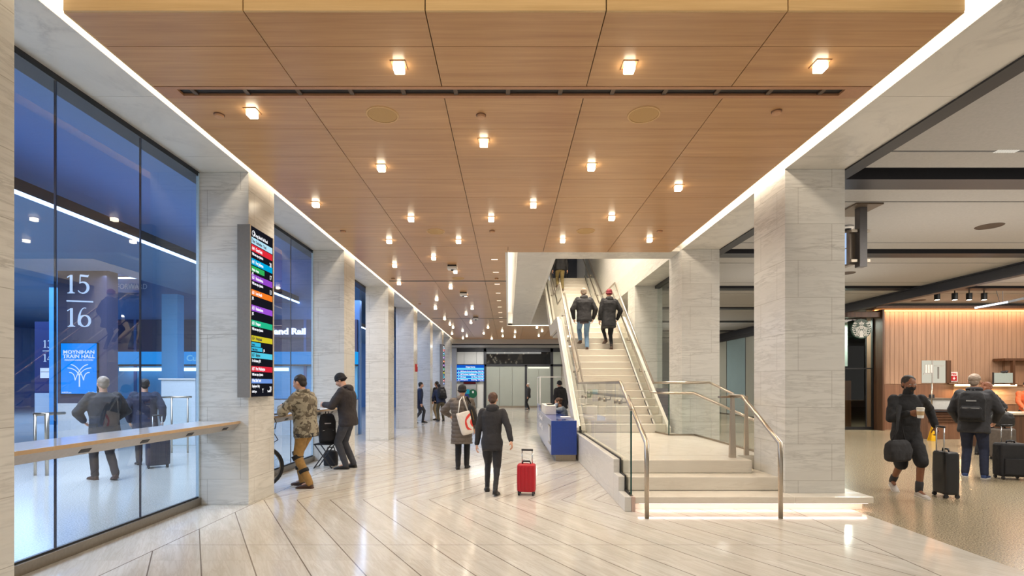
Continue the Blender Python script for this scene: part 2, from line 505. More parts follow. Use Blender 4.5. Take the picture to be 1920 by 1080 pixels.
# ------------------------------------------------------------------ oak ceiling
CZ = 4.39
COLS = [-3.32, -1.978, -.619, .734, 2.09, 3.41]
ROWS = [3.843, 4.228, 4.79]
y = 4.99
while y < 31.4:
    ROWS.append(y); y += .683 if y > 5.0 else .60
ROWS.append(31.5)
def rects(x0, x1, y0, y1):
    """panel rectangle minus the stair opening"""
    ox0, ox1, oy0, oy1 = 0.0, 3.5, 10.8, 24.3
    if x1 <= ox0 or x0 >= ox1 or y1 <= oy0 or y0 >= oy1: return [(x0, x1, y0, y1)]
    out = []
    if x0 < ox0: out.append((x0, ox0, y0, y1)); x0 = ox0
    if y0 < oy0: out.append((x0, x1, y0, oy0))
    if y1 > oy1: out.append((x0, x1, oy1, y1))
    return out
b = MB()
g = .004
for j in range(len(ROWS) - 1):
    if abs(ROWS[j] - 4.79) < .001: continue          # air slot
    for i in range(5):
        for (x0, x1, y0, y1) in rects(COLS[i], COLS[i + 1], ROWS[j], ROWS[j + 1]):
            if x1 - x0 > .02 and y1 - y0 > .02:
                gy0 = 0.0 if j == 0 else g * .6
                b.box(x0 + (g if x0 != -3.32 else 0), x1 - (g if x1 != 3.41 else 0), y0 + gy0, y1 - g * .6, CZ, CZ + .03)
struct(b.build('ceiling', M_OAK))
b = MB()
for i in range(5):
    b.box(COLS[i] + (.004 if i else 0), COLS[i + 1] - (.004 if i < 4 else 0), 3.82, 3.842, CZ, CZ + .115)
b.box(-3.338, -3.322, 3.845, 31.5, CZ, CZ + .115); b.box(3.412, 3.428, 3.845, 10.8, CZ, CZ + .115); b.box(3.412, 3.428, 24.3, 31.5, CZ, CZ + .115)
struct(b.build('trim_3', M_FASCIA, bevel=.002))
# dark plenum over the joints (in pieces round the stair opening)
b = MB()
b.box(-3.30, 3.39, 3.85, 10.8, CZ + .034, CZ + .11); b.box(-3.30, 0, 10.8, 24.3, CZ + .034, CZ + .11); b.box(-3.30, 3.39, 24.3, 31.5, CZ + .034, CZ + .11)
struct(b.build('ceiling_plenum', plain('plenum', (34, 26, 20), .8)))
# plaster above the floating ceiling
b = MB(); b.box(-3.445, 3.625, -1.5, 10.8, 4.98, 5.08); b.box(-3.445, 0, 10.8, 24.3, 4.98, 5.08); b.box(-3.445, 3.625, 24.3, 31.5, 4.98, 5.08)
struct(b.build('ceiling_upper', M_WHITE))
# long air slot let into the oak ceiling
sl = thing('ceiling_air_vent', 'long black linear air slot running across the oak ceiling near its front', 'air vent', (0, 4.89, CZ))
b = MB()
for y0, y1 in ((4.794, 4.838), (4.942, 4.986)): b.box(-3.32, 3.41, y0, y1, CZ - .003, CZ + .02)
b.box(-3.32, -3.13, 4.838, 4.942, CZ - .003, CZ + .02); b.box(3.19, 3.41, 4.838, 4.942, CZ - .003, CZ + .02)
b.build('frame', plain('slot_frame', (176, 128, 92), .4), sl)
MB().box(-3.13, 3.19, 4.84, 4.94, CZ + .02, CZ + .033).build('duct', M_BLACK, sl)
for k in range(13):
    MB().box(-3.0 + .5 * k - .02, -3.0 + .5 * k + .02, 4.838, 4.942, CZ + .004, CZ + .02).build('bracket', plain('bracket', (92, 74, 58), .5), sl)
for k, d in enumerate((13.8, 21.6)):
    t = thing('ceiling_air_vent', ['thin dark air slot across the oak ceiling beside the stair opening, nearer of two', 'thin dark air slot across the oak ceiling beside the stair opening, farther of two'][k], 'air vent', (-1.6, d, CZ))
    MB().box(-3.2, -.05, d - .05, d + .05, CZ - .004, CZ).build('duct', M_BLACK, t)

# cove LEDs on top of the oak edges wash the beam faces
for nm, xx, s, lab in (('l', -3.30, -1, 'left'), ('r', 3.39, 1, 'right')):
    for ya, yb in ((3.6, 31.4),) if s < 0 else ((3.6, 10.7), (24.5, 31.4)):
        area('cove_' + nm, (xx, (ya + yb) / 2, 4.62), (0, -s * R(80), 0), .06, yb - ya, 5.4 * (yb - ya), WARM)
        area('cove_up_' + nm, (xx - s * .1, (ya + yb) / 2, 4.56), (PI, 0, 0), .1, yb - ya, 2.2 * (yb - ya), WARM)
area('cove_front', (0, 3.3, 4.92), (R(50), 0, 0), 6.4, .08, 15, (255, 226, 176))

# ------------------------------------------------------------------ stair opening: marble rim with lit cove
b = MB()
b.box(.20, .985, 11.44, 23.8, CZ + .02, CZ + .10)
b.box(.20, 3.625, 10.8, 11.44, CZ + .02, CZ + .10)
struct(b.build('trim_4', M_SOFFIT))
b = MB()
b.box(-.06, -.0, 10.8, 24.36, CZ - .002, 5.0)                # cove back, left
b.box(0, 3.6, 24.3, 24.36, CZ - .002, 5.0)                    # cove back, rear
struct(b.build('trim_5', M_WHITE))
b = MB()
b.box(.985, 1.06, 11.44, 23.8, CZ + .02, 8.9)                 # left side of the well
b.box(.985, 3.625, 11.36, 11.44, CZ + .10, 8.9)               # front of the well
b.box(.20, 3.625, 23.8, 23.9, CZ + .02, 5.9)                  # rear of the well
struct(b.build('wall_stairwell', M_MARBLE))
b = MB(); b.box(.0, .985, 10.8, 24.3, 4.98, 5.05); b.box(.985, 3.6, 23.9, 24.3, 4.98, 5.05)
struct(b.build('ceiling_cove', M_WHITE))
area('opening_cove_side', (.16, 17.5, 4.6), (0, R(95), 0), .1, 12.8, 110, WARM)
area('opening_cove_rear', (1.9, 23.98, 4.6), (R(90), 0, 0), 3.2, .1, 30, WARM)
MB_ = MB().box(3.625, 3.75, 11.44, 27, 4.98, 8.9); struct(MB_.build('wall_stairwell_right', M_MARBLE))
struct(MB().box(.985, 3.7, 11.36, 27, 8.9, 9.0).build('ceiling_stairwell', M_WHITE))
area('stairwell_lamp', (2.3, 15.2, 8.8), (0, 0, 0), 1.6, 7, 400, (255, 242, 224), 95)
area('stairwell_lamp_front', (2.35, 12.2, 8.6), (R(38), 0, 0), 1.6, 1.0, 90, (255, 238, 214), 100)

# ------------------------------------------------------------------ main staircase
RI = .183
def step(parent, x0, x1, y0, y1, z, h=RI, name='step', notch=0):
    b = MB(); b.box(x0, x1, y0, y1, z - h, z)
    return b.build(name, M_STEP, parent, bevel=.012)
st = thing('staircase', 'broad pale marble staircase rising through the ceiling opening', 'staircase', (2.4, 6.45, 0))
# bottom slab wraps the first column; it floats over a lit recess
b = MB(); b.box(1.60, 3.62, 6.45, 6.84, .10, RI); b.box(3.62, 4.61, 6.45, 6.695, .10, RI); b.box(4.415, 4.61, 6.695, 7.75, .10, RI)
b.build('bottom_step', M_STEP, st, bevel=.008)
b = MB(); b.box(1.60, 3.62, 6.59, 6.84, 0, .10); b.box(3.62, 4.56, 6.59, 6.695, 0, .10); b.box(4.42, 4.56, 6.695, 7.72, 0, .10)
b.build('recess_base', M_STEP, st)
MB().box(1.66, 4.55, 6.47, 6.50, .093, .099).build('step_light', E_STEP, st)
area('step_glow', (3.1, 6.50, .092), (0, 0, 0), 2.9, .03, 4.5, (255, 222, 210))
area('step_glow_side', (4.585, 7.1, .092), (0, 0, 0), .03, 1.1, 1.2, (255, 190, 140))
b = MB(); b.box(1.555, 1.60, 6.44, 6.50, 0, RI); b.build('end_block', plain('rosy_stone', (196, 170, 158), .4), st)
step(st, 1.60, 3.62, 6.84, 7.20, 2 * RI)
step(st, 1.60, 3.40, 7.13, 7.6, 3 * RI); 
b = MB(); b.box(1.60, 3.60, 7.6, 11.2, 2 * RI, 3 * RI); b.box(3.60, 3.88, 7.62, 10.62, 0, 3 * RI); b.box(1.6, 3.6, 7.2, 11.2, 0, 2 * RI - .001); b.build('landing', M_STEP, st)
# stepped kerb on the hall side
b = MB()
b.box(1.47, 1.555, 7.13, 11.5, 0, 3 * RI + .015); b.box(1.47, 1.555, 6.82, 7.13, 0, 2 * RI + .01); b.box(1.47, 1.555, 6.45, 6.82, 0, RI)
b.build('kerb', M_MARBLE, st, bevel=.006)
TR = .28
D1 = 11.2; Z1 = 3 * RI
for k in range(1, 17):
    step(st, 1.60, 3.46, D1 + TR * (k - 1), D1 + TR * (k - 1) + (.32 if k < 16 else 2.5), Z1 + RI * k)
D2 = D1 + TR * 15 + 2.30; Z2 = Z1 + RI * 16
for k in range(1, 15):
    step(st, 1.60, 3.46, D2 + TR * (k - 1), D2 + TR * (k - 1) + (.32 if k < 14 else .5), Z2 + RI * k)
D3 = D2 + TR * 13; Z3 = Z2 + RI * 14
# sloped stringers and underside
def sloped(y0, z0, y1, z1, th, x0, x1):
    return [(x0, y0, z0), (x0, y1, z1), (x0, y1, z1 - th), (x0, y0, z0 - th)], (x1 - x0, 0, 0)
sl_ = RI / TR
for (x0, x1) in ((1.47, 1.545), (3.46, 3.53)):
    b = MB()
    ya, yb = D1 - .05, D2 - 2.30 + .02
    pts = [(x0, D1 - .1, Z1 + .12), (x0, D1 + TR * 15 + .05, Z2 + .17), (x0, D2 - .1, Z2 + .17), (x0, D3 + .2, Z3 + .2), (x0, D3 + .2, Z3 - .2), (x0, D2 + .1, Z2 - .20), (x0, D1 + TR * 15 + .1, Z2 - .20), (x0, D1 + .35, Z1 - .0), (x0, D1 - .1, Z1 - .0)]
    b.prism(pts, (x1 - x0, 0, 0))
    b.build('stringer', M_OFFW, st)
b = MB()
pts = [(1.56, D1 + .5, Z1 - .02), (1.56, D1 + TR * 15 + .1, Z2 - .22), (1.56, D2 + .1, Z2 - .22), (1.56, D3 + .2, Z3 - .22), (1.56, D3 + .2, Z3 - .26), (1.56, D2 + .1, Z2 - .26), (1.56, D1 + TR * 15 + .1, Z2 - .26), (1.56, D1 + .5, Z1 - .06)]
b.prism(pts, (1.89, 0, 0)); b.build('soffit', M_OFFW, st)

# upper floor beyond the head of the stairs
struct(MB().box(1.06, 3.62, D3 + .5, 27.0, Z3 - .3, Z3).build('floor_upper', M_STEP))
uw = MB(); uw.box(1.06, 3.62, 26.9, 27.0, Z3, 8.9); struct(uw.build('wall_upper', plain('upper_dark', (52, 60, 78), .35)))
b = MB(); b.box(1.06, 3.62, 26.82, 26.9, Z3 + .75, Z3 + .95)
for x in (1.3, 1.9, 2.5, 3.1): b.box(x - .02, x + .02, 26.82, 26.9, Z3, Z3 + 2.4)
struct(b.build('trim_6', M_BLACK))
b = MB(); b.box(1.2, 1.85, 26.80, 26.82, Z3 + .02, Z3 + .7); b.box(2.0, 3.3, 26.80, 26.82, Z3 + .05, Z3 + .7)
struct(b.build('window_upper', plain('upper_pane', (112, 116, 130), .2, grain=.25, scale=9)))

# glass balustrades
def balustrade(name, label, xg, xh, side):
    r = thing(name, label, 'balustrade', (xg, 7.2, Z1))
    zt = 1.08
    # guard glass: flight, landing, upper flight
    y15 = D1 + TR * 15
    prof = [(D1 + .1, Z1 + .1), (y15, Z2 + .06), (D2, Z2 + .06), (D3 + .1, Z3 + .06)]
    tops = [(D1 + .2, Z1 + zt), (y15 + .1, Z2 + zt + .12), (D2 - .1, Z2 + zt + .12), (D3 + .1, Z3 + zt + .05)]
    if side < 0: pass
    segs = 3
    for k in range(3):
        (a0, z0), (a1, z1) = prof[k], prof[k + 1]; (b0, t0), (b1, t1) = tops[k], tops[k + 1]
        n = 3 if k != 1 else 2
        for q in range(n):
            f0, f1 = q / n + .004, (q + 1) / n - .004
            L = lambda u, v, f: u + (v - u) * f
            pts = [(xg - .008, L(a0, a1, f0), L(z0, z1, f0)), (xg - .008, L(a0, a1, f1), L(z0, z1, f1)), (xg - .008, L(b0, b1, f1), L(t0, t1, f1)), (xg - .008, L(b0, b1, f0), L(t0, t1, f0))]
            MB().prism(pts, (.016, 0, 0)).build('glass_panel', G_CLEAR, r)
    MB().tube([(xg, y_, z_) for y_, z_ in tops], .024).build('guard_rail', M_STEEL, r, smooth=True)
    # base shoe of the glass
    b = MB()
    for (a0, z0), (a1, z1) in zip(prof, prof[1:]): b.bar((xg, a0, z0), (xg, a1, z1), .05, .10)
    b.build('base_shoe', M_OFFW if side > 0 else M_STEEL2, r)
    b = MB()
    for (a0, z0), (a1, z1) in zip(prof, prof[1:]): b.bar((xg - .03 * -side * -1, a0, z0 + .055), (xg - .03 * -side * -1, a1, z1 + .055), .012, .03)
    b.build('gasket', M_BLACK, r)
    hp = [(xh, D1 - .45, Z1 + .88), (xh, D1 + .02, Z1 + .88), (xh, y15 - .1, Z2 + .86), (xh, D2 - .2, Z2 + .86), (xh, D3 + .1, Z3 + .86)]
    MB().tube(hp, .021).build('handrail', M_STEEL, r, smooth=True)
    for yy, zz in ((D1 + 1.0, Z1 + .86 + sl_ * .95 - .02), (D1 + 2.3, Z1 + .86 + sl_ * 2.25 - .02), (D1 + 3.6, Z1 + .84 + sl_ * 3.55 - .02), (D2 + .8, Z2 + .86 + sl_ * .9), (D2 + 2.4, Z2 + .86 + sl_ * 2.5)):
        b = MB(); b.tube([(xg, yy, zz - .10), (xg + (xh - xg) * .9, yy, zz - .10), (xh, yy, zz - .02)], .009, 8)
        b.cyl((xg - .02, yy, zz - .10), (xg + .02, yy, zz - .10), .028, seg=12)
        b.build('bracket', M_STEEL2, r, smooth=True)
    return r
bl = balustrade('glass_balustrade', 'glass balustrade with steel rails on the desk side of the staircase', 1.575, 1.69, -1)
br = balustrade('glass_balustrade', 'glass balustrade with steel rails on the column side of the staircase', 3.24, 3.13, 1)

# left landing guard, running down over the first steps
lg = thing('landing_balustrade', 'clear glass landing guard with steel rail over the pale stepped kerb', 'balustrade', (1.585, 8.5, Z1))
xg = 1.585
for (a, c) in ((9.3, 11.3), (7.22, 9.28)):
    MB().prism([(xg - .009, a, Z1 + .02), (xg - .009, c, Z1 + .02), (xg - .009, c, Z1 + 1.08), (xg - .009, a, Z1 + 1.08)], (.018, 0, 0)).build('glass_panel', G_CLEAR, lg)
MB().prism([(xg - .009, 6.60, RI + .01), (xg - .009, 6.82, RI + .01), (xg - .009, 6.82, 2 * RI + .02), (xg - .009, 7.10, 2 * RI + .02), (xg - .009, 7.10, Z1 + .02), (xg - .009, 7.20, Z1 + .02), (xg - .009, 7.20, Z1 + 1.06), (xg - .009, 6.60, 1.265)], (.018, 0, 0)).build('glass_panel', G_CLEAR, lg)
MB().box(xg - .01, xg + .01, 6.588, 6.60, RI, 1.26).build('glass_edge', M_GEDGE, lg)
MB().tube([(xg, 11.35, Z1 + 1.085), (xg, 7.22, Z1 + 1.085), (xg, 6.585, 1.285)], .023).build('guard_rail', M_STEEL, lg, smooth=True)
b = MB(); b.box(xg - .028, xg - .012, 7.13, 11.4, Z1, Z1 + .035); b.box(xg - .028, xg - .012, 7.10, 7.135, 2 * RI, Z1 + .03); b.box(xg - .028, xg - .012, 6.82, 7.12, 2 * RI, 2 * RI + .03); b.box(xg - .028, xg - .012, 6.80, 6.835, RI, 2 * RI + .03); b.box(xg - .028, xg - .012, 6.6, 6.82, RI, RI + .03)
b.build('gasket', M_BLACK, lg)
for yy in (10.9, 10.4, 8.9, 8.4, 7.55, 7.25):
    b = MB(); b.cyl((xg - .02, yy, Z1 + .80), (xg + .03, yy, Z1 + .80), .03, seg=12); b.tube([(xg, yy, Z1 + .80), (xg + .09, yy, Z1 + .80), (xg + .10, yy, Z1 + .86)], .009, 8)
    b.build('bracket', M_STEEL2, lg, smooth=True)
hr = thing('stair_handrail', 'brushed steel handrail post at the foot of the stairs, beside the glass guard', 'handrail', (1.66, 6.12, 0))
MB().tube([(1.685, 11.1, 1.43), (1.685, 7.2, 1.43), (1.66, 6.13, .90), (1.66, 6.12, .0)], .026, 12).build('rail', M_STEEL, hr, smooth=True)
hr = thing('stair_handrail', 'brushed steel handrail post at the foot of the stairs, before the marble column', 'handrail', (3.26, 6.12, 0))
MB().tube([(3.26, 7.55, 1.435), (3.26, 7.12, 1.435), (3.26, 6.13, .895), (3.26, 6.12, 0)], .026, 12).build('rail', M_STEEL, hr, smooth=True)
MB().prism([(3.19, 7.355, Z1), (3.28, 7.355, Z1), (3.255, 7.355, 1.42), (3.215, 7.355, 1.42)], (0, .05, 0)).build('post', M_STEEL, hr)
MB().bar((3.05, 7.4, 1.42), (3.55, 7.62, 1.42), .05, .03).build('return_rail', M_STEEL, hr)
MB().prism([(3.515, 7.6, Z1), (3.58, 7.6, Z1), (3.56, 7.6, 1.41), (3.53, 7.6, 1.41)], (0, .04, 0)).build('post', M_STEEL, hr)
# right landing guard
rg = thing('landing_balustrade', 'glass landing guard turning the corner between the two right marble columns', 'balustrade', (3.6, 10.4, Z1))
def pane(p0, p1, z0, z1, t0=None, t1=None, mat=None, par=None, nm='glass_panel'):
    p0, p1 = V(p0), V(p1); d = (p1 - p0).normalized(); nrm = V((-d.y, d.x, 0)) * .014
    t0 = z1 if t0 is None else t0; t1 = z1 if t1 is None else t1
    return MB().prism([(p0.x, p0.y, z0), (p1.x, p1.y, z0), (p1.x, p1.y, t1), (p0.x, p0.y, t0)], nrm).build(nm, mat or G_CLEAR, par)
pane((3.22, 11.25), (3.32, 10.62), Z1, Z1 + 1.08, par=rg)
pane((3.335, 10.6), (3.86, 10.57), Z1, Z1 + 1.08, par=rg)
pane((3.86, 10.55), (3.86, 9.8), Z1, Z1 + 1.08, par=rg)
pane((3.86, 9.79), (3.85, 7.65), Z1, 1.4, Z1 + 1.08, 1.2, par=rg)
MB().box(3.322, 3.34, 10.59, 10.62, Z1, Z1 + 1.08).build('glass_edge', M_GEDGE, rg)
MB().tube([(3.24, 11.3, Z1 + 1.09), (3.33, 10.6, Z1 + 1.09), (3.86, 10.57, Z1 + 1.09), (3.86, 9.8, Z1 + 1.09), (3.85, 8.75, 1.44)], .022).build('guard_rail', M_STEEL, rg, smooth=True)
MB().tube([(3.14, 10.75, 1.425), (3.30, 10.52, 1.425), (3.82, 10.50, 1.425), (3.84, 8.9, 1.18), (3.80, 7.7, 1.02)], .022).build('handrail', M_STEEL, rg, smooth=True)
b = MB(); b.bar((3.335, 10.585, Z1 + .015), (3.86, 10.56, Z1 + .015), .04, .03); b.bar((3.86, 10.56, Z1 + .015), (3.85, 7.65, Z1 + .015), .03, .03); b.bar((3.22, 11.25, Z1 + .015), (3.335, 10.6, Z1 + .015), .03, .03)
b.build('base_shoe', M_STEEL2, rg)

# steel post behind the first right column
hp_ = thing('handrail_post', 'thin steel handrail post standing close behind the first right marble column', 'handrail', (4.47, 7.1, RI))
MB().tube([(4.47, 7.1, RI), (4.47, 7.1, .96), (4.47, 7.6, .98)], .018, 10).build('post', M_STEEL, hp_, smooth=True)
# ------------------------------------------------------------------ ceiling fittings
ORD = ['first', 'second', 'third', 'fourth', 'fifth', 'sixth', 'seventh', 'eighth', 'ninth', 'tenth', 'eleventh', 'twelfth', 'thirteenth', 'fourteenth', 'fifteenth', 'sixteenth']
CUBES = [(748, 131), (1180, 131), (1538, 129), (473, 216), (907, 271), (715, 318), (1109, 316), (592, 386), (1272, 355), (1000, 387), (770.7, 413), (921, 413), (1147, 411),
         (729.7, 454.6), (859.8, 454.6), (1055, 453), (1218, 452), (813, 485.5), (740, 499.6), (853.8, 511), (748, 532.7), (845, 540.6), (873, 555), (818.8, 562.6), (816.3, 579.3),
         (885.3, 579.3), (874, 590), (833.6, 598.8), (883, 605.8), (843.7, 609), (849.4, 615), (915, 615), (867.3, 620.9), (907, 626), (941.6, 621.5), (875.2, 631), (847.5, 626.5),
         (868, 635), (921.8, 635.6), (942.6, 631), (965.9, 623.4), (965, 632.8), (1006.8, 615), (1016.3, 621.5), (1010.3, 630.3)]
pos = []
for px, py in CUBES:
    d = 2.745 * 960 / (721 - py)
    if d > 31.2: d = 31.2
    pos.append((FX(px, d), d))
# a few more of the same lamps behind the viewer's line of sight keep the hall lit evenly
proto = thing('cube_downlight', 'x', 'ceiling light', (0, 0, CZ), group='glowing cube lights in the oak ceiling')
MB().box(-.044, .044, -.044, .044, -.062, -.004).build('glow_cube', E_LAMP, proto, world=False, bevel=.006)
b = MB()
for q in (-1, 1): b.box(q * .062 - .003, q * .062 + .003, -.065, .065, -.006, .0); b.box(-.06, .06, q * .062 - .003, q * .062 + .003, -.006, .0)
b.build('trim_ring', plain('trim_wood', (150, 105, 70), .4), proto, world=False)
cols = {}
for p in pos:
    c = sum(1 for q in COLS[1:-1] if p[0] > q)
    cols.setdefault(c, []).append(p)
cname = ['leftmost panel column', 'second panel column from the left', 'middle panel column', 'second panel column from the right', 'rightmost panel column']
first = True
for c, lst in sorted(cols.items()):
    for k, (x, y) in enumerate(sorted(lst, key=lambda p: p[1])):
        lab = 'glowing cube ceiling light, %s from the front in the %s' % (ORD[k], cname[c])
        if first: t = proto; first = False; t.location = (x, y, CZ); t['label'] = lab
        else: t = dup(proto, (x, y, CZ), label=lab)
        if y < 16 or k % 2 == 0:
            l = bpy.data.lights.new('downlight', 'SPOT'); l.energy = 85 if y < 16 else 130; l.color = lin((255, 240, 218))[:3]; l.spot_size = R(150); l.spot_blend = .9; l.shadow_soft_size = .05
            o = bpy.data.objects.new('downlight', l); COL.objects.link(o); o.location = (x, y, CZ - .075)
# row of small recessed slot lamps
proto = None
for k, d in enumerate((11.4, 12.7, 14.2, 15.6, 17.0, 18.4, 19.8, 21.25, 22.7)):
    lab = 'small recessed slot light, %s from the front in the row beside the stair opening' % ORD[k]
    if proto is None:
        proto = thing('slot_downlight', lab, 'ceiling light', (-.3, d, CZ), group='recessed slot lights beside the stair opening')
        MB().box(-.07, .07, -.03, .03, -.004, -.001).build('glow_strip', emit('slot_glow', (255, 240, 214), 3.0), proto, world=False)
        b = MB()
        for q in (-1, 1): b.box(-.08, .08, q * .035 - .005, q * .035 + .005, -.006, 0)
        b.build('rim', plain('rim', (190, 150, 110), .4), proto, world=False)
    else: dup(proto, (-.3, d, CZ), label=lab)
# round speakers
proto = None
for (px, py, lab) in ((717, 215, 'large round wooden ceiling speaker, left of the nearest pair'), (1207, 215, 'large round wooden ceiling speaker, right of the nearest pair'), (817, 434, 'round wooden ceiling speaker, left of the second pair'), (1098, 433, 'round wooden ceiling speaker, right of the second pair'), (859, 522, 'round wooden ceiling speaker beside the thin dark air slot, near the white camera box')):
    d = 2.79 * 960 / (721 - py)
    if proto is None:
        proto = thing('ceiling_speaker', lab, 'speaker', (FX(px, d), d, CZ), group='round ceiling speakers')
        MB().lathe([(.0, -.006), (.145, -.006), (.15, -.002), (.15, .0)]).build('grille', plain('speaker_mesh', (188, 150, 96), .6, grain=.1, scale=300), proto, world=False)
        MB().lathe([(.15, 0), (.15, -.008), (.165, -.008), (.168, 0)]).build('rim', plain('speaker_rim', (206, 166, 112), .4), proto, world=False)
    else: dup(proto, (FX(px, d), d, CZ), label=lab)
# small detector discs
proto = None
for (px, py, lab) in ((411, 215, 'small round detector disc behind the air slot, leftmost of the nearest three'), (902, 216, 'small round detector disc behind the air slot, middle of the nearest three'), (1456, 209, 'small round detector disc behind the air slot, rightmost of the nearest three'),
                      (643, 433, 'small round detector disc level with the second speaker pair, leftmost of three'), (923, 433, 'small round detector disc level with the second speaker pair, middle of three'), (1237, 433, 'small round detector disc level with the second speaker pair, rightmost of three'),
                      (737, 522, 'small round detector disc near the left cove at the thin air slot'), (931, 522, 'small round detector disc beside the stair opening at the thin air slot'), (787, 569.5, 'small round detector disc near the left cove, farthest one')):
    d = 2.79 * 960 / (721 - py)
    if proto is None:
        proto = thing('detector_disc', lab, 'detector', (FX(px, d), d, CZ), group='detector discs in the oak ceiling')
        MB().lathe([(.0, -.03), (.04, -.028), (.045, -.02), (.045, .0)]).build('disc', plain('detector', (196, 150, 112), .45), proto, world=False)
        MB().lathe([(.045, 0), (.047, -.008), (.052, -.006), (.053, 0)]).build('rim', plain('detector_rim', (110, 72, 48), .5), proto, world=False)
    else: dup(proto, (FX(px, d), d, CZ), label=lab)
# white camera boxes
proto = None
for (px, py, lab) in ((848, 501, 'white camera box under the oak ceiling, nearest one'), (869, 551, 'white camera box under the oak ceiling, middle one'), (892, 596.5, 'white camera box under the oak ceiling, farthest one')):
    d = 2.75 * 960 / (721 - py)
    if proto is None:
        proto = thing('ceiling_camera', lab, 'camera', (FX(px, d), d, CZ), group='white camera boxes')
        MB().box(-.11, .11, -.10, .10, -.10, -.035).build('housing', M_WHITE, proto, world=False, bevel=.012)
        MB().box(-.10, .10, -.09, .09, -.035, .0).build('mount', M_BLACK, proto, world=False)
        MB().lathe([(.0, -.13), (.03, -.125), (.035, -.10)]).build('lens', M_DARKGLASS, proto, world=False)
    else: dup(proto, (FX(px, d), d, CZ), label=lab)

# ------------------------------------------------------------------ glazed bays on the left
def bay(n, y0, y1, joints):
    w = sempty('window_%d' % n, (-4.1, y0, 0))
    ys = [y0] + joints + [y1]
    for a, c in zip(ys, ys[1:]):
        MB().box(-4.122, -4.1, a + .006, c - .006, .10, 4.40).build('pane', G_HALL, w)
    for a in joints:
        MB().box(-4.12, -4.104, a - .006, a + .006, .10, 4.40).build('joint', plain('silicone', (20, 34, 66), .3), w)
    MB().box(-4.16, -4.07, y0, y1, 0, .10).build('sill', M_STEEL2, w, bevel=.004)
    MB().box(-4.128, -4.096, y0, y1, .10, .118).build('gasket', M_BLACK, w)
    MB().box(-4.13, -4.095, y1 - .022, y1 - .002, .10, 4.40).build('frame', plain('pale_edge', (190, 214, 232), .25), w)
bay(1, 3.575, 6.80, [4.65, 5.725])
bay(2, 7.545, 10.77, [8.62, 9.69])

def counter(name, label, y0, y1):
    t = thing(name, label, 'counter', (-3.8, (y0 + y1) / 2, 1.1))
    MB().box(-4.09, -3.56, y0, y1, 1.085, 1.115).build('worktop', plain('counter_white', (214, 214, 214), .12), t, bevel=.003)
    MB().box(-3.562, -3.552, y0, y1, 1.085, 1.117).build('edge_strip', plain('edge_oak', (190, 160, 124), .4), t)
    MB().prism([(-3.565, y0, 1.084), (-4.09, y0, 1.084), (-4.09, y0, .97), (-3.63, y0, 1.005)], (0, y1 - y0, 0)).build('fascia', plain('fascia_grey', (176, 170, 164), .3, .4), t)
    n = int((y1 - y0) / .72)
    for k in range(n):
        yy = y0 + .78 + k * .72
        if yy < y1 - .1:
            M = frame((-3.605, yy, 1.04), (0, 1, 0), (.63, 0, .77))
            b = MB(); b.box(-.055, .055, -.02, .02, -.004, .006, M); b.build('socket', M_CHAR, t)
counter('window_counter', 'long pale counter with power sockets along the nearest glass wall', 3.58, 6.795)
counter('window_counter', 'pale counter along the glass wall where the hooded man works', 7.55, 10.76)

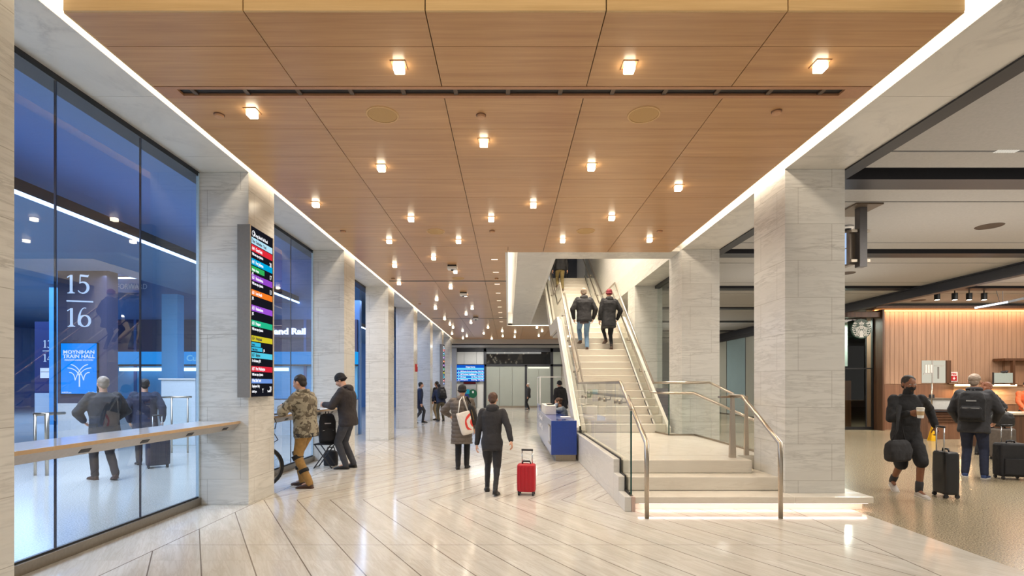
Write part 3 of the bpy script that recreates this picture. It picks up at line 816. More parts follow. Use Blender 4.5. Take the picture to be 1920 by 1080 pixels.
# ------------------------------------------------------------------ departure boards on the columns
def lirr_board(y0, y1, label, detail=True):
    t = thing('departure_board', label, 'departure board', (-3.42, y0, 1.43))
    b = MB(); b.box(-3.545, -3.378, y0, y0 + .075, 1.43, 3.70); b.box(-3.443, -3.378, y0 + .075, y1, 1.43, 3.70)
    b.build('housing', M_GREYP, t, bevel=.004)
    b = MB()
    b.box(-3.378, -3.372, y0, y0 + .018, 1.43, 3.70); b.box(-3.378, -3.372, y1 - .018, y1, 1.43, 3.70)
    b.build('frame', plain('board_frame', (196, 176, 150), .35, .5), t)
    X = -3.374
    scr = MB().box(-3.378, X, y0 + .02, y1 - .02, 1.44, 3.69).build('screen', emit('board_black', (26, 26, 34), .9), t)
    ya, yb = y0 + .035, y1 - .035
    W = yb - ya
    z = lambda f: 3.68 - f * 2.22
    rows = [(.075, .115, (186, 230, 250)), (.125, .165, (226, 44, 58)), (.225, .265, (0, 168, 222)), (.345, .385, (150, 74, 200)), (.46, .50, (246, 128, 40)), (.555, .595, (160, 84, 214)), (.645, .69, (38, 188, 140)), (.735, .772, (214, 200, 44)), (.826, .864, (86, 206, 232)), (.885, .922, (222, 44, 64))]
    # positions measured down the board
    rows = [(.072, .122, (186, 230, 250)), (.125, .165, (226, 44, 58)), (.222, .262, (0, 168, 222)), (.33, .372, (150, 74, 200)), (.435, .475, (246, 128, 40)), (.535, .575, (160, 84, 214)), (.628, .668, (38, 188, 140)), (.722, .757, (214, 200, 44)), (.815, .848, (86, 206, 232)), (.895, .925, (222, 44, 64))]
    rows = [(.060, .098, (186, 230, 250)), (.103, .142, (226, 44, 58)), (.185, .223, (0, 168, 222)), (.278, .316, (150, 74, 200)), (.370, .406, (246, 128, 40)), (.462, .498, (160, 84, 214)), (.552, .588, (38, 188, 140)), (.644, .678, (214, 200, 44)), (.744, .778, (86, 206, 232)), (.826, .860, (222, 44, 64)), (.902, .930, (110, 150, 224))]
    names = ['Time  Destination   Track', '6:44   Great Neck', '6:47   Port Jefferson', '6:51   Ronkonkoma', '6:51   Long Beach', '6:53   Ronkonkoma', '6:53   Freeport', '6:54   Hempstead', '6:57   Babylon', '6:57   Port Washington', 'West Side Yard']
    subs = {1: 'Will not stop at Jamaica', 2: '', 3: 'Will not stop at Jamaica', 4: 'JFK', 5: 'JFK', 6: 'Will not stop at Jamaica', 8: 'Far Rockaway  JFK', 9: 'Will not stop at Jamaica', 10: 'Employees Only'}
    tracks = {1: '20', 2: '17', 3: '13', 10: '20'}
    for (a, c, col), nm in zip(rows, names):
        b = MB(); b.box(X, X + .002, ya, yb, z(c), z(a)); b.build('row_band', emit('row_%02x%02x%02x' % col, col, 1.0), scr)
    b = MB(); b.box(X, X + .002, ya, ya + W * .6, z(.262), z(.230)); b.build('row_band', emit('row_green', (52, 178, 90), 1.0), scr)
    for a in (.684, .712): MB().box(X, X + .002, ya, ya + W * (.42 if a < .7 else .5), z(a + .024), z(a)).build('row_band', emit('row_cyan', (60, 190, 226), 1.0), scr)
    b = MB(); b2 = MB()
    S = .066
    for i, ((a, c, col), nm) in enumerate(zip(rows, names)):
        dark = i in (0, 7, 8)
        (b2 if dark else b).text(nm, S * .92, face_hall((X + .0025, ya + .012, z(c) + .02)), .0006, .0012, sx=.62)
        if i in subs: b.text(subs[i], .05, face_hall((X + .0025, ya + .012, z(c) - .052)), .0006, .001, sx=.62)
        if i in tracks: b.text(tracks[i], .085, face_hall((X + .0025, yb - .085, z(c) - .10)), .0006, .001, sx=.7)
    b.text('Babylon  Hntgtn', .045, face_hall((X + .0025, ya + .012, z(.258))), .0006, .0008, sx=.62)
    b.text('JFK', .045, face_hall((X + .0025, ya + .012, z(.272) - .02)), .0006, .0008, sx=.62)
    b2.text('Jamaica', .042, face_hall((X + .0025, ya + .012, z(.704))), .0006, .0008, sx=.62); b2.text('Valley Stream', .042, face_hall((X + .0025, ya + .012, z(.732))), .0006, .0008, sx=.62)
    b.text('JFK', .045, face_hall((X + .0025, ya + W * .55, z(.733))), .0006, .0008, sx=.62)
    b.text('Long Island Rail Road', .062, face_hall((X + .0025, ya + .095, z(.048))), .0006, .001, sx=.66)
    b.text('6:40:29 pm', .042, face_hall((X + .0025, ya + .01, z(.985))), .0006, .0008, sx=.66); b.text('Tue Mar 7', .042, face_hall((X + .0025, yb - .15, z(.985))), .0006, .0008, sx=.66)
    M = face_hall((X + .0025, ya + .05, z(.035)))
    b.stroke([(.036 * math.cos(a), .036 * math.sin(a)) for a in [PI * 2 * k / 18 for k in range(19)]], .008, M, .0006)
    b.stroke([(.02 * math.cos(a) + .006, .02 * math.sin(a)) for a in [-1.8 + 3.6 * k / 10 for k in range(11)]], .018, M, .0006)
    M = face_hall((X + .0025, ya + W * .52, z(.975)))
    b.stroke([(0, -.03), (0, .03)], .006, M, .0006)
    for q in (-1, 1): b.stroke([(0, .0), (q * .012, .022), (q * .022, .03)], .005, M, .0006)
    b.build('lettering', emit('letter_white', (250, 250, 255), 1.1), scr); b2.build('lettering', plain('letter_dark', (20, 40, 60), .5), scr)
    return t
lb = lirr_board(6.70, 7.36, 'tall departure board with coloured train rows on the nearest marble column')
lb2 = dup(lb, (-3.42, 26.58, 1.43), label='far departure board seen edge on, high on a distant marble column')

# fire alarm on a column
fa = thing('fire_alarm', 'small red fire alarm box on the side of a far marble column', 'fire alarm', (-3.445, 19.1, 2.1))
MB().box(-3.444, -3.385, 19.0, 19.22, 2.08, 2.36).build('box', M_RED, fa, bevel=.01)
MB().box(-3.385, -3.372, 19.06, 19.16, 2.26, 2.33).build('strobe', M_WHITE, fa)

# ------------------------------------------------------------------ hall end wall
EY = 35.5
e = lambda px: FX(px, EY); ez = lambda py: FZ(py, EY)
struct(MB().box(-4.1, 4.41, 31.5, 35.6, 4.12, 4.5).build('ceiling_end', plain('grey_soffit', (176, 172, 168), .4)))
struct(MB().box(-3.95, 4.0, 31.9, 32.05, 4.06, 4.12).build('trim_7', M_BLACK))
struct(MB().box(-4.3, 5.0, EY + .1, EY + .3, 0, 4.5).build('wall_end', M_OFFW))
struct(MB().box(-3.97, -3.53, 34.9, EY + .1, 0, 4.1).build('column_grey', plain('grey_column', (166, 166, 172), .35)))
b = MB()
b.box(-3.53, 4.0, EY - .1, EY + .1, ez(660), 4.12)
b.box(e(907), e(912), EY - .1, EY + .1, 0, 4.1); b.box(e(984), e(988), EY - .1, EY + .1, 0, ez(684)); b.box(e(1032), e(1037), EY - .1, EY + .1, 0, 4.1)
b.box(e(907), e(1100), EY - .1, EY + .1, ez(687), ez(683)); b.box(e(857), e(912), EY - .1, EY + .1, ez(685.5), ez(683))
struct(b.build('trim_8', M_DARK))
b = MB()
for a, c in ((857.5, 870), (870.5, 893), (893.5, 907)): b.box(e(a), e(c), EY - .04, EY + .1, ez(683), ez(660))
b.box(e(857), e(868), EY - .04, EY + .1, 0, ez(716)); b.box(e(894.5), e(907), EY - .04, EY + .1, 0, ez(716))
struct(b.build('trim_9', M_WHITE))
w3 = sempty('window_3', (0, EY, 3))
MB().box(e(912), e(1032), EY - .03, EY, ez(683), ez(660)).build('pane', M_DARKGLASS, w3)
dr = sempty('door_1', (0, EY, 0))
b = MB()
for a, c in ((912, 936.5), (937, 960), (960.5, 984)): b.box(e(a), e(c), EY - .06, EY - .02, .12, ez(687))
b.build('panel', M_FROST, dr)
MB().box(e(912), e(984), EY - .08, EY + .05, 0, .12).build('kick_plate', M_STEEL, dr)
dr = sempty('door_2', (1.8, EY, 0))
b = MB()
for a, c in ((988, 1009.5), (1010, 1032)): b.box(e(a), e(c), EY - .06, EY - .02, .12, ez(687))
b.box(e(1037), e(1052), EY - .06, EY - .02, .12, ez(687)); b.box(e(1037), e(1052), EY - .06, EY - .02, ez(683), ez(660))
b.build('panel', M_FROST, dr)
MB().box(e(988), e(1052), EY - .08, EY + .05, 0, .12).build('kick_plate', M_STEEL, dr)
MB().box(e(990), e(1030), EY - .07, EY - .05, ez(691), ez(688)).build('door_light', emit('door_light', (240, 236, 214), 1.3), dr)
# blue departures screen
area('end_fill', (-1.5, 33.4, 4.1), (0, 0, 0), 2, .6, 75, (245, 244, 240)); area('end_fill', (1.8, 33.4, 4.1), (0, 0, 0), 2, .6, 75, (245, 244, 240)); area('end_wash', (0, 32.3, 4.05), (R(55), 0, 0), 5, .3, 40, (245, 244, 236))  # area lamps added to brighten the far end wall and doors
s_ = thing('departures_screen', 'wide blue departures screen high on the far end wall', 'screen', (e(882), EY - .1, ez(715)))
MB().box(e(856.5), e(908.5), EY - .2, EY - .1, ez(715.5), ez(684)).build('housing', M_BLACK, s_)
MB().box(e(857), e(908), EY - .215, EY - .2, ez(715), ez(684.5)).build('panel', emit('screen_blue', (18, 84, 190), 1.1), s_)
b = MB()
for a, c in ((690, 693.5), (698, 700), (703.5, 705.5), (708.5, 710.5)): b.box(e(857.5), e(907.5), EY - .222, EY - .215, ez(c), ez(a))
b.build('row_band', emit('screen_cyan', (110, 214, 255), 1.1), s_)
b = MB()
M = lambda px, py: face_cam((e(px), EY - .224, ez(py)))
b.text('Departures', .14, M(882.5, 689.3), .001, .004, 'CENTER')
for k, (nm, wh) in enumerate((('Empire Service', 'Boarding'), ('Northeast Regional', 'Delayed'), ('Acela', 'On Time'), ('Keystone', 'Boarding'))):
    yy = (697.4, 702.8, 708, 713)[k]
    b.text('%d' % (5 + k), .12, M(860, yy), .001, .004); b.text('%d' % (283 + 4 * k), .12, M(863.5, yy), .001, .004); b.text(nm, .12, M(868.5, yy), .001, .004, sx=.75); b.text(wh, .12, M(884, yy), .001, .004, sx=.9); b.text('7:%02d PM' % (5 + 10 * k), .12, M(896, yy), .001, .004)
b.box(e(857.5), e(863), EY - .224, EY - .22, ez(714.6), ez(714)); b.box(e(900), e(907), EY - .224, EY - .22, ez(714.6), ez(714))
b.build('lettering', emit('letter_white', (250, 250, 255), 1.1), s_)
# ticket machine
tv = thing('ticket_machine', 'ticket machine with green and blue front set in the far white wall', 'ticket machine', (e(881), EY - .1, 0))
MB().box(e(868.5), e(894), EY - .35, EY + .05, 0, ez(716)).build('cabinet', plain('tvm_grey', (150, 152, 150), .35, .3), tv, bevel=.01)
MB().box(e(870), e(893), EY - .37, EY - .35, ez(720), ez(716)).build('header', emit('tvm_head', (90, 34, 40), .6), tv)
MB().box(e(870), e(893), EY - .36, EY - .35, ez(729), ez(722)).build('visor', M_PANEL, tv)
MB().box(e(871), e(881), EY - .37, EY - .35, ez(738), ez(730)).build('screen', emit('tvm_screen', (40, 150, 170), .8), tv)
b = MB(); b.box(e(871), e(881), EY - .365, EY - .35, ez(752), ez(738.5)); b.build('card_panel', plain('tvm_blue', (34, 50, 130), .4), tv)
M_ = frame((e(887.5), EY - .352, ez(737)), (1, 0, 0), (0, 0, 1))
b = MB(); b.cyl((e(887), EY - .366, ez(738)), (e(887), EY - .35, ez(738)), .30, seg=24); b.build('map_disc', plain('tvm_green', (20, 96, 66), .4), tv)
MB().box(e(886), e(889), EY - .372, EY - .366, ez(737), ez(733)).build('slot', M_WHITE, tv)
# ------------------------------------------------------------------ left concourse behind the glass
LW = plain('blue_wall', (84, 128, 186), .4, grain=.1, scale=1.2)
NAVY = plain('navy_panel', (44, 54, 96), .4, grain=.08, scale=2)
AZUR = plain('azure_panel', (92, 172, 226), .35, grain=.06, scale=1)
struct(MB().box(-34, -4.3, -1.5, 37, 5.6, 5.7).build('ceiling_left', plain('dusk_ceiling', (96, 120, 150), .5)))
struct(MB().box(-34, -4.1, 36.5, 37, 0, 5.6).build('wall_left_rear', LW))
struct(MB().box(-34.2, -34, -1.5, 37, 0, 5.6).build('wall_left_side', LW))
# lowered soffit with a blue-white LED line along its edge
struct(MB().box(-12.5, -6.72, -1.0, 11.8, 4.22, 4.4).box(-9.2, -6.72, 11.8, 36, 4.22, 4.4).build('ceiling_left_low', plain('dusk_soffit', (88, 120, 160), .45)))
le = thing('ceiling_light_line', 'long blue white light line along the concourse ceiling edge behind the glass', 'light', (-6.68, 13, 4.2))
MB().box(-6.72, -6.68, -.5, 30, 4.20, 4.245).build('diffuser', E_BLUELED, le)
MB().box(-6.72, -6.70, -.5, 30, 4.245, 4.42).build('carrier', M_DARK, le)
area('blue_up', (-7.7, 8, 4.45), (PI, 0, 0), 1.4, 24, 210, (190, 212, 255))
area('blue_fill', (-8.0, 6.0, 4.15), (0, 0, 0), 3, 12, 950, (250, 250, 255))
area('blue_far', (-20, 22, 5.5), (0, 0, 0), 14, 14, 2600, (190, 218, 255))
area('blue_side', (-5.2, 20, 4.3), (0, R(0), 0), 1.4, 14, 300, (190, 215, 255))
# service front at the back of the first hall
SY = 16.4
f = lambda px: FX(px, SY); fz = lambda py: FZ(py, SY)
struct(MB().box(-13.3, -4.75, SY, SY + .2, 0, 5.6).build('wall_left_service', LW))
sf = thing('ticket_office', 'blue ticket office front with lit sign band behind the left glass', 'ticket office', (-9, SY - .1, 0))
MB().box(-13.2, -4.8, SY - .12, SY, fz(660), fz(600)).build('upper_fascia', NAVY, sf)
MB().box(-13.2, -4.8, SY - .16, SY - .0, fz(683), fz(660)).build('sign_band', emit('band_cyan', (40, 160, 238), .95), sf)
MB().box(-13.2, -4.8, SY - .30, SY, fz(686.5), fz(684)).build('ledge', M_DARK, sf)
MB().box(-12.2, -6.9, SY - .34, SY - .28, fz(696), fz(690)).build('counter_light', emit('counter_light', (226, 240, 255), 2.6), sf)
MB().box(-13.2, -4.8, SY - .1, SY, 1.15, fz(686.5)).build('window', AZUR, sf)
MB().box(-13.2, -4.8, SY - .35, SY, 0, 1.12).build('counter', plain('counter_pale', (206, 216, 224), .3), sf)
b = MB()
for k in range(7): b.box(-13.2 + k * 1.35 - .04, -13.2 + k * 1.35 + .04, SY - .14, SY - .02, 1.12, fz(600))
b.build('mullion', plain('blue_mullion', (48, 92, 160), .4), sf)
MB().text('Customer Service', .26, face_cam((-10.2, SY - .17, fz(677))), .004, .004, sx=1.1).build('lettering', emit('band_text', (150, 214, 250), .9), sf)
ls = thing('railroad_sign', 'white glowing railroad name sign behind the second glass bay', 'sign', (-7, SY - .2, fz(632)))
MB().fit('Long Island Rail', 1.95, face_cam((FX(577.5, SY), SY - .2, fz(632))), .02, .03, 'RIGHT', height=.27).build('lettering', E_WHITE, ls)
MB().box(-8.6, -6.3, SY - .17, SY - .12, fz(634.5), fz(634)).build('mounting_rail', M_DARK, ls)
ny = thing('campaign_sign', 'banner reading NY FORWARD on the blue wall behind the nearest glass', 'sign', (f(232), SY - .15, fz(545)))
MB().box(f(202), f(268), SY - .14, SY - .12, fz(550), fz(526)).build('board', plain('banner', (70, 130, 196), .4), ny)
MB().text('NY', .24, face_cam((f(206), SY - .145, fz(543.5))), .003, .004).build('lettering', plain('ny_orange', (196, 130, 66), .4), ny)
MB().text('FORWARD', .24, face_cam((f(225), SY - .145, fz(543.5))), .003, .0, sx=.82).build('lettering', plain('ny_white', (190, 214, 236), .4), ny)
ll = thing('ceiling_strip_light', 'thin white ceiling light strip over the ticket office behind the nearest glass', 'light', (f(256), 14.0, FZ(521, 14)))
MB().box(FX(205, 14), FX(309, 14), 13.97, 14.03, FZ(522.3, 14), FZ(519.7, 14)).build('diffuser', emit('strip_white', (226, 236, 255), 3), ll)
b = MB(); b.box(FX(205, 14), FX(309, 14), 13.98, 14.02, FZ(520, 14), FZ(518, 14)); b.build('carrier', M_DARK, ll)
ll = thing('ceiling_strip_light', 'thin white ceiling light strip at the far left edge of the nearest glass', 'light', (FX(60, 20), 20.0, FZ(521, 20)))
MB().box(FX(10, 20), FX(91, 20), 19.97, 20.03, FZ(522, 20), FZ(520, 20)).build('diffuser', emit('strip_white', (226, 236, 255), 3), ll)
MB().box(FX(10, 20), FX(91, 20), 19.98, 20.02, FZ(520, 20), FZ(518, 20)).build('carrier', M_DARK, ll)
# blue pier and pale desk right of the pylon
struct(MB().box(FX(316, 15), FX(345, 15), 14.7, 15.0, 0, 4.2).build('column_blue', AZUR))
cd = thing('reception_counter', 'pale boxy counter with glass rail behind the nearest glass', 'counter', (FX(330, 14), 14.0, 0))
MB().box(FX(302, 13.5), FX(366, 13.5), 13.5, 14.3, 0, FZ(712, 13.5)).build('body', plain('counter_pale', (206, 216, 224), .3), cd, bevel=.01)
MB().box(FX(299, 13.5), FX(368, 13.5), 13.45, 14.35, FZ(712, 13.5), FZ(709.5, 13.5)).build('worktop', M_WHITE, cd)
rl = thing('guard_rail', 'low glass and steel railing in front of the pale counter behind the glass', 'railing', (FX(330, 12), 12.0, 0))
MB().tube([(FX(288, 12), 12, FZ(745, 12)), (FX(359, 12), 12, FZ(744, 12))], .025).build('rail', M_STEEL, rl, smooth=True)
for px in (290, 322, 352): MB().tube([(FX(px, 12), 12, 0), (FX(px, 12), 12, FZ(745, 12))], .02).build('post', M_STEEL, rl, smooth=True)
MB().box(FX(290, 12), FX(358, 12), 11.99, 12.005, .1, FZ(750, 12)).build('glass_panel', G_CLEAR, rl)
rl = thing('stair_rail', 'short steel stair rail at the far left edge behind the nearest glass', 'railing', (FX(78, 9), 9.0, 0))
MB().tube([(FX(66, 9), 9.6, FZ(778, 9)), (FX(66, 9), 9, FZ(777, 9)), (FX(88, 9), 9, FZ(775, 9)), (FX(88, 9), 9, 0)], .025).build('rail', M_STEEL, rl, smooth=True)
MB().tube([(FX(66, 9), 9, 0), (FX(66, 9), 9, FZ(777, 9))], .022).build('post', M_STEEL, rl, smooth=True)
# track pylons
def digit_strokes(b, ch, x, y, s, M):
    q = lambda pts: [(x + a * s, y + c * s) for a, c in pts]
    arc = lambda cx, cy, rx, ry, a0, a1, n=14: [(cx + rx * math.cos(R(a0 + (a1 - a0) * i / n)), cy + ry * math.sin(R(a0 + (a1 - a0) * i / n))) for i in range(n + 1)]
    if ch == '1':
        b.stroke(q([(.28, .0), (.28, 1)]), .15 * s, M); b.stroke(q([(.08, .02), (.48, .02)]), .045 * s, M); b.stroke(q([(.06, .86), (.16, .93), (.30, .985)]), .05 * s, M)
        b.stroke(q([(.16, .05), (.28, .10), (.40, .05)]), .05 * s, M)
    if ch == '4':
        b.stroke(q([(.46, 0), (.46, 1)]), .14 * s, M); b.stroke(q([(.44, .98), (.04, .3)]), .05 * s, M); b.stroke(q([(.02, .28), (.68, .28)]), .07 * s, M); b.stroke(q([(.3, .02), (.62, .02)]), .045 * s, M)
    if ch == '3':
        b.stroke(q(arc(.28, .74, .2, .23, 150, -80)), .09 * s, M); b.stroke(q(arc(.28, .28, .26, .28, 85, -150)), .11 * s, M)
    if ch == '5':
        b.stroke(q([(.14, .97), (.55, .93), (.60, 1.0)]), [.11 * s, .11 * s, .02 * s], M); b.stroke(q([(.14, 1.0), (.12, .55)]), .05 * s, M)
        a = arc(.27, .31, .29, .30, 128, -150); n = len(a)
        b.stroke(q(a), [s * (.05 + .11 * math.exp(-((i / (n - 1) - .45) / .25) ** 2)) for i in range(n)], M)
    if ch == '6':
        a = arc(.36, .36, .30, .66, 75, 205, 16) + arc(.34, .31, .28, .30, 200, 230, 3)
        n = len(a); b.stroke(q(a), [s * (.04 + .12 * math.exp(-((i / (n - 1) - .72) / .3) ** 2)) for i in range(n)], M)
        a = arc(.36, .31, .28, .30, 0, 360, 26); n = len(a)
        b.stroke(q(a), [s * (.05 + .10 * abs(math.cos(R(360 * i / (n - 1))))) for i in range(n)], M)
def pylon(name, label, d, cx, wpx, digits, shot):
    k = d / 960.0
    t = thing(name, label, 'sign', (FX(cx, d), d, 0))
    X = lambda u: FX(cx, d) + u           # u in metres
    return t, X
PD = 12.0
t = thing('track_pylon', 'dark track pylon with white numbers 15 and 16 over a blue poster screen', 'sign', (FX(154, PD), PD + .15, 0))
MB().box(FX(108, PD), FX(200, PD), PD, PD + .35, FZ(756, PD), FZ(471, PD)).build('panel', plain('pylon_grey', (64, 66, 92), .35), t)
MB().box(FX(108, PD), FX(200, PD), PD, PD + .35, 0, FZ(756, PD)).build('base', plain('pylon_base', (200, 204, 210), .3), t)
b = MB(); M = face_cam((0, PD - .002, 0))
for ch, px, py in (('1', 124, 550), ('5', 146, 550), ('1', 124.5, 612.5), ('6', 146.5, 612.5)):
    digit_strokes(b, ch, FX(px, PD), FZ(py, PD), 34.5 * PD / 960, M)
b.stroke([(FX(125, PD), FZ(564, PD)), (FX(175, PD), FZ(566, PD))], .035, M)
b.build('lettering', emit('digit_glow', (214, 228, 250), 1.1), t)
MB().box(FX(116.5, PD), FX(186, PD), PD - .05, PD, FZ(739.5, PD), FZ(643, PD)).build('screen_housing', M_BLACK, t)
MB().box(FX(118, PD), FX(184.5, PD), PD - .056, PD - .05, FZ(738, PD), FZ(644, PD)).build('screen', emit('poster_blue', (0, 132, 226), 1.5), t)
b = MB(); MM = lambda px, py: face_cam((FX(px, PD), PD - .06, FZ(py, PD)))
b.fit('MOYNIHAN', .725, MM(151.8, 663.6), .001, .02, 'CENTER', height=.084); b.fit('TRAIN HALL', .75, MM(151.8, 671.6), .001, .02, 'CENTER', height=.084); b.fit('PENNSYLVANIA STATION', .66, MM(151.8, 676.8), .001, .015, 'CENTER', height=.038)
cx_, s_c = FX(153, PD), PD / 960.0
M = face_cam((0, PD - .06, 0))
def arcs(sgn):
    for (x0, y0, ctrl, x1, y1) in ((0, 694, (10, 700), 15, 710), ):
        pass
Zc = lambda py: FZ(py, PD)
b.stroke([(cx_, Zc(725)), (cx_, Zc(700))], .026, M)
for sg in (-1, 1):
    for (xa, ya, xb, yb, xc, yc) in ((-16, 683.5, -1, 686, 8, 713), (-22, 690, -4, 691, 0, 706), (-19, 698.5, -9, 698, -8, 713)):
        pts = []
        for i in range(13):
            u = i / 12; x = (1 - u) ** 2 * xa + 2 * u * (1 - u) * xb + u * u * xc; yy = (1 - u) ** 2 * ya + 2 * u * (1 - u) * yb + u * u * yc
            pts.append((cx_ + sg * x * s_c, Zc(yy)))
        b.stroke(pts, .018, M)
b.text('6:40:29 pm', .05, MM(120, 737), .001, .001); b.text('Tue Mar 7', .05, MM(169, 737), .001, .001)
b.build('lettering', emit('letter_white', (250, 250, 255), 1.1), t)
QD = 21.0
t = thing('track_pylon', 'second dark track pylon, partly cut off at the far left of the nearest glass', 'sign', (FX(80, QD), QD + .2, 0))
struct(MB().box(FX(92, 20.5), FX(105, 20.5), 20.5, 20.8, 0, 5.5).build('column_blue', AZUR))
MB().box(FX(65, QD), FX(102, QD), QD, QD + .35, FZ(737, QD), FZ(603, QD)).build('panel', plain('pylon_navy', (46, 54, 104), .35), t)
MB().box(FX(65, QD), FX(102, QD), QD, QD + .35, 0, FZ(737, QD)).build('base', plain('pylon_base', (200, 204, 210), .3), t)
b = MB(); M = face_cam((0, QD - .002, 0))
for ch, px, py in (('1', 80.5, 652), ('3', 88.5, 652), ('1', 80.5, 678), ('4', 88.5, 678)): digit_strokes(b, ch, FX(px, QD), FZ(py, QD), 14 * QD / 960, M)
b.stroke([(FX(80, QD), FZ(658, QD)), (FX(97, QD), FZ(658, QD))], .03, M)
b.build('lettering', emit('digit_glow', (214, 228, 250), 1.1), t)
MB().box(FX(77, QD), FX(97, QD), QD - .04, QD, FZ(709, QD), FZ(690, QD)).build('screen', emit('small_screen', (226, 234, 255), 1.2), t)
MB().box(FX(78, QD), FX(96, QD), QD - .045, QD - .04, FZ(698, QD), FZ(697, QD)).build('screen_text', M_CHAR, t)

# ------------------------------------------------------------------ right concourse
RCZ = 4.41
b = MB()
DK = MB()
edges = []
y = -1.5
for i in range(-1, 8):
    p = BAY0 + PITCH * i - .1
    s0, s1 = p - .1 + .03, p + .68
    # dark service slot s0..s1, panels in between with two thin joints
    a = s1; z_ = p + PITCH - .07
    for u, v in ((a, p + 1.15), (p + 1.19, p + PITCH - .55), (p + PITCH - .51, z_)):
        if v > -1.5 and u < 37: 
            for xa in (4.6, 11.9, 19.2, 26.5):
                b.box(xa, xa + 7.294, max(u, -1.5), min(v, 37), RCZ, RCZ + .06)
    if s0 < 36 and s1 > -1:
        DK.box(4.6, 34, s0 + .38, s1, RCZ + .0, RCZ + .3)
struct(b.build('ceiling_right', M_PANEL))
struct(DK.build('beam_right_service', M_DARK))
struct(MB().box(4.6, 34, -1.5, 37, RCZ + .45, RCZ + .5).build('ceiling_right_void', M_BLACK))
struct(MB().box(4.41, 34, 36.5, 37, 0, 4.9).build('wall_right_rear', plain('rear_grey', (150, 156, 158), .5)))
struct(MB().box(33.9, 34, -1.5, 37, 0, 4.9).build('wall_right_side', plain('rear_grey', (150, 156, 158), .5)))
for i, (x, y) in enumerate(((8, 5.2), (8, 9.2), (8.5, 13.2), (14, 9.2), (14, 13.2), (8, 21), (8, 29), (18, 9), (18, 13))):
    area('concourse_lamp', (x, y, RCZ - .02), (0, 0, 0), 1.8, .9, 185, (255, 248, 238))
for i, (x, y) in enumerate(((7.5, 4.5), (7.5, 8.6), (12.5, 8.6), (7.5, 13), (15, 12.6), (8, 24))):
    area('concourse_ceiling_fill', (x, y, 2.9), (PI, 0, 0), 4.0, 2.0, 26, (255, 248, 240))  # added upward lamps without fixtures, brightening the concourse ceiling
# dark beam running above the shop corner
bm_ = MB(); bm_.box(11.75, 11.95, 6.5, 34, 4.12, 4.16); bm_.box(11.75, 11.95, 6.5, 34, RCZ - .03, RCZ - .001); bm_.box(11.82, 11.87, 6.5, 34, 4.16, RCZ - .03)
struct(bm_.build('beam_right', plain('beam_navy', (52, 54, 62), .4)))
# frosted storefront running back under the beam
for k in range(7):
    y0 = 18.9 + k * 2.2
    wn_ = sempty('window_%d' % (4 + k), (11.85, y0, 0))
    MB().box(11.83, 11.87, y0 + .02, y0 + 2.18, .05, 3.95).build('pane', M_FROSTB if k % 2 else M_FROST, wn_)
    MB().box(11.82, 11.88, y0 - .02, y0 + .02, 0, 4.1).build('frame', M_DARK, wn_)
struct(MB().box(11.78, 11.9, 18.9, 36, 3.95, 4.12).build('trim_10', M_CHAR))
# glass closing the bay behind the stairs
wn_ = sempty('window_11', (4.27, 12, 0))
MB().box(4.26, 4.28, 11.45, 14.68, 1.5, 4.38).build('pane', G_SHOP, wn_)
MB().box(4.24, 4.30, 11.45, 14.68, 0, 1.5).build('lower_panel', plain('slate_panel', (84, 88, 104), .2), wn_)
MB().box(4.2, 4.34, 11.45, 14.68, 4.34, 4.42).build('frame', M_BLACK, wn_)

# hanging screens
hs = thing('hanging_sign', 'dark ceiling post carrying two stacked pale blue screens behind the nearest right column', 'sign', (5.57, 8.08, RCZ))
MB().box(5.51, 5.63, 8.02, 8.14, 3.45, RCZ - .002).build('post', plain('post_grey', (84, 80, 80), .4, .3), hs, bevel=.004)
MB().box(5.38, 5.8, 7.9, 8.5, RCZ - .025, RCZ - .002).build('ceiling_plate', plain('plate_bronze', (110, 96, 82), .4, .4), hs)
for z in (3.55, 4.02): MB().box(5.40, 5.70, 8.05, 8.09, z - .02, z + .02).build('clamp', M_STEEL2, hs)
MB().box(5.42, 5.50, 8.12, 9.6, 3.50, 4.06).build('housing', plain('sign_case', (120, 108, 96), .4, .4), hs)
for z0, z1 in ((3.53, 3.775), (3.79, 4.03)):
    MB().box(5.412, 5.42, 8.2, 9.5, z0, z1).build('screen', emit('pale_screen', (178, 206, 246), .95), hs)
# ceiling dome, round recesses, grille
dm = thing('ceiling_dome_camera', 'small white dome camera on the concourse ceiling beside the hanging sign', 'camera', (FX(1588, 9.1), 9.1, RCZ))
MB().lathe([(.09, -.004), (.11, -.02), (.10, -.045), (.07, -.05)], dm.location).build('ring', M_WHITE, dm, smooth=True)
MB().lathe([(.004, -.115), (.04, -.105), (.065, -.075), (.07, -.05)], dm.location).build('dome', M_DARKGLASS, dm, smooth=True)
for (px, py, lab) in ((1855, 424, 'dark round recess in the concourse ceiling, nearest and largest'), (1587, 512, 'dark round recess in the concourse ceiling beside the nearest right column'), (1722, 563, 'dark round recess in the concourse ceiling above the slatted shop wall')):
    d = 2.81 * 960 / (721 - py)
    t = thing('ceiling_recess', lab, 'speaker', (FX(px, d), d, RCZ), group='dark round ceiling recesses')
    MB().lathe([(.0, -.002), (.18, -.002), (.185, -.006), (.2, -.006), (.205, -.0)], t.location).build('grille', plain('recess_brown', (74, 60, 50), .6), t)
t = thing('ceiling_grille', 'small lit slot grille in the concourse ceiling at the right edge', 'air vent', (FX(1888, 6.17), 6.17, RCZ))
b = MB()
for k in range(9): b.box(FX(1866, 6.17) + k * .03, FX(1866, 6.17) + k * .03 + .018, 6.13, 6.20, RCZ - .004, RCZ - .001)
b.build('slats', emit('grille_glow', (240, 232, 216), .9), t)

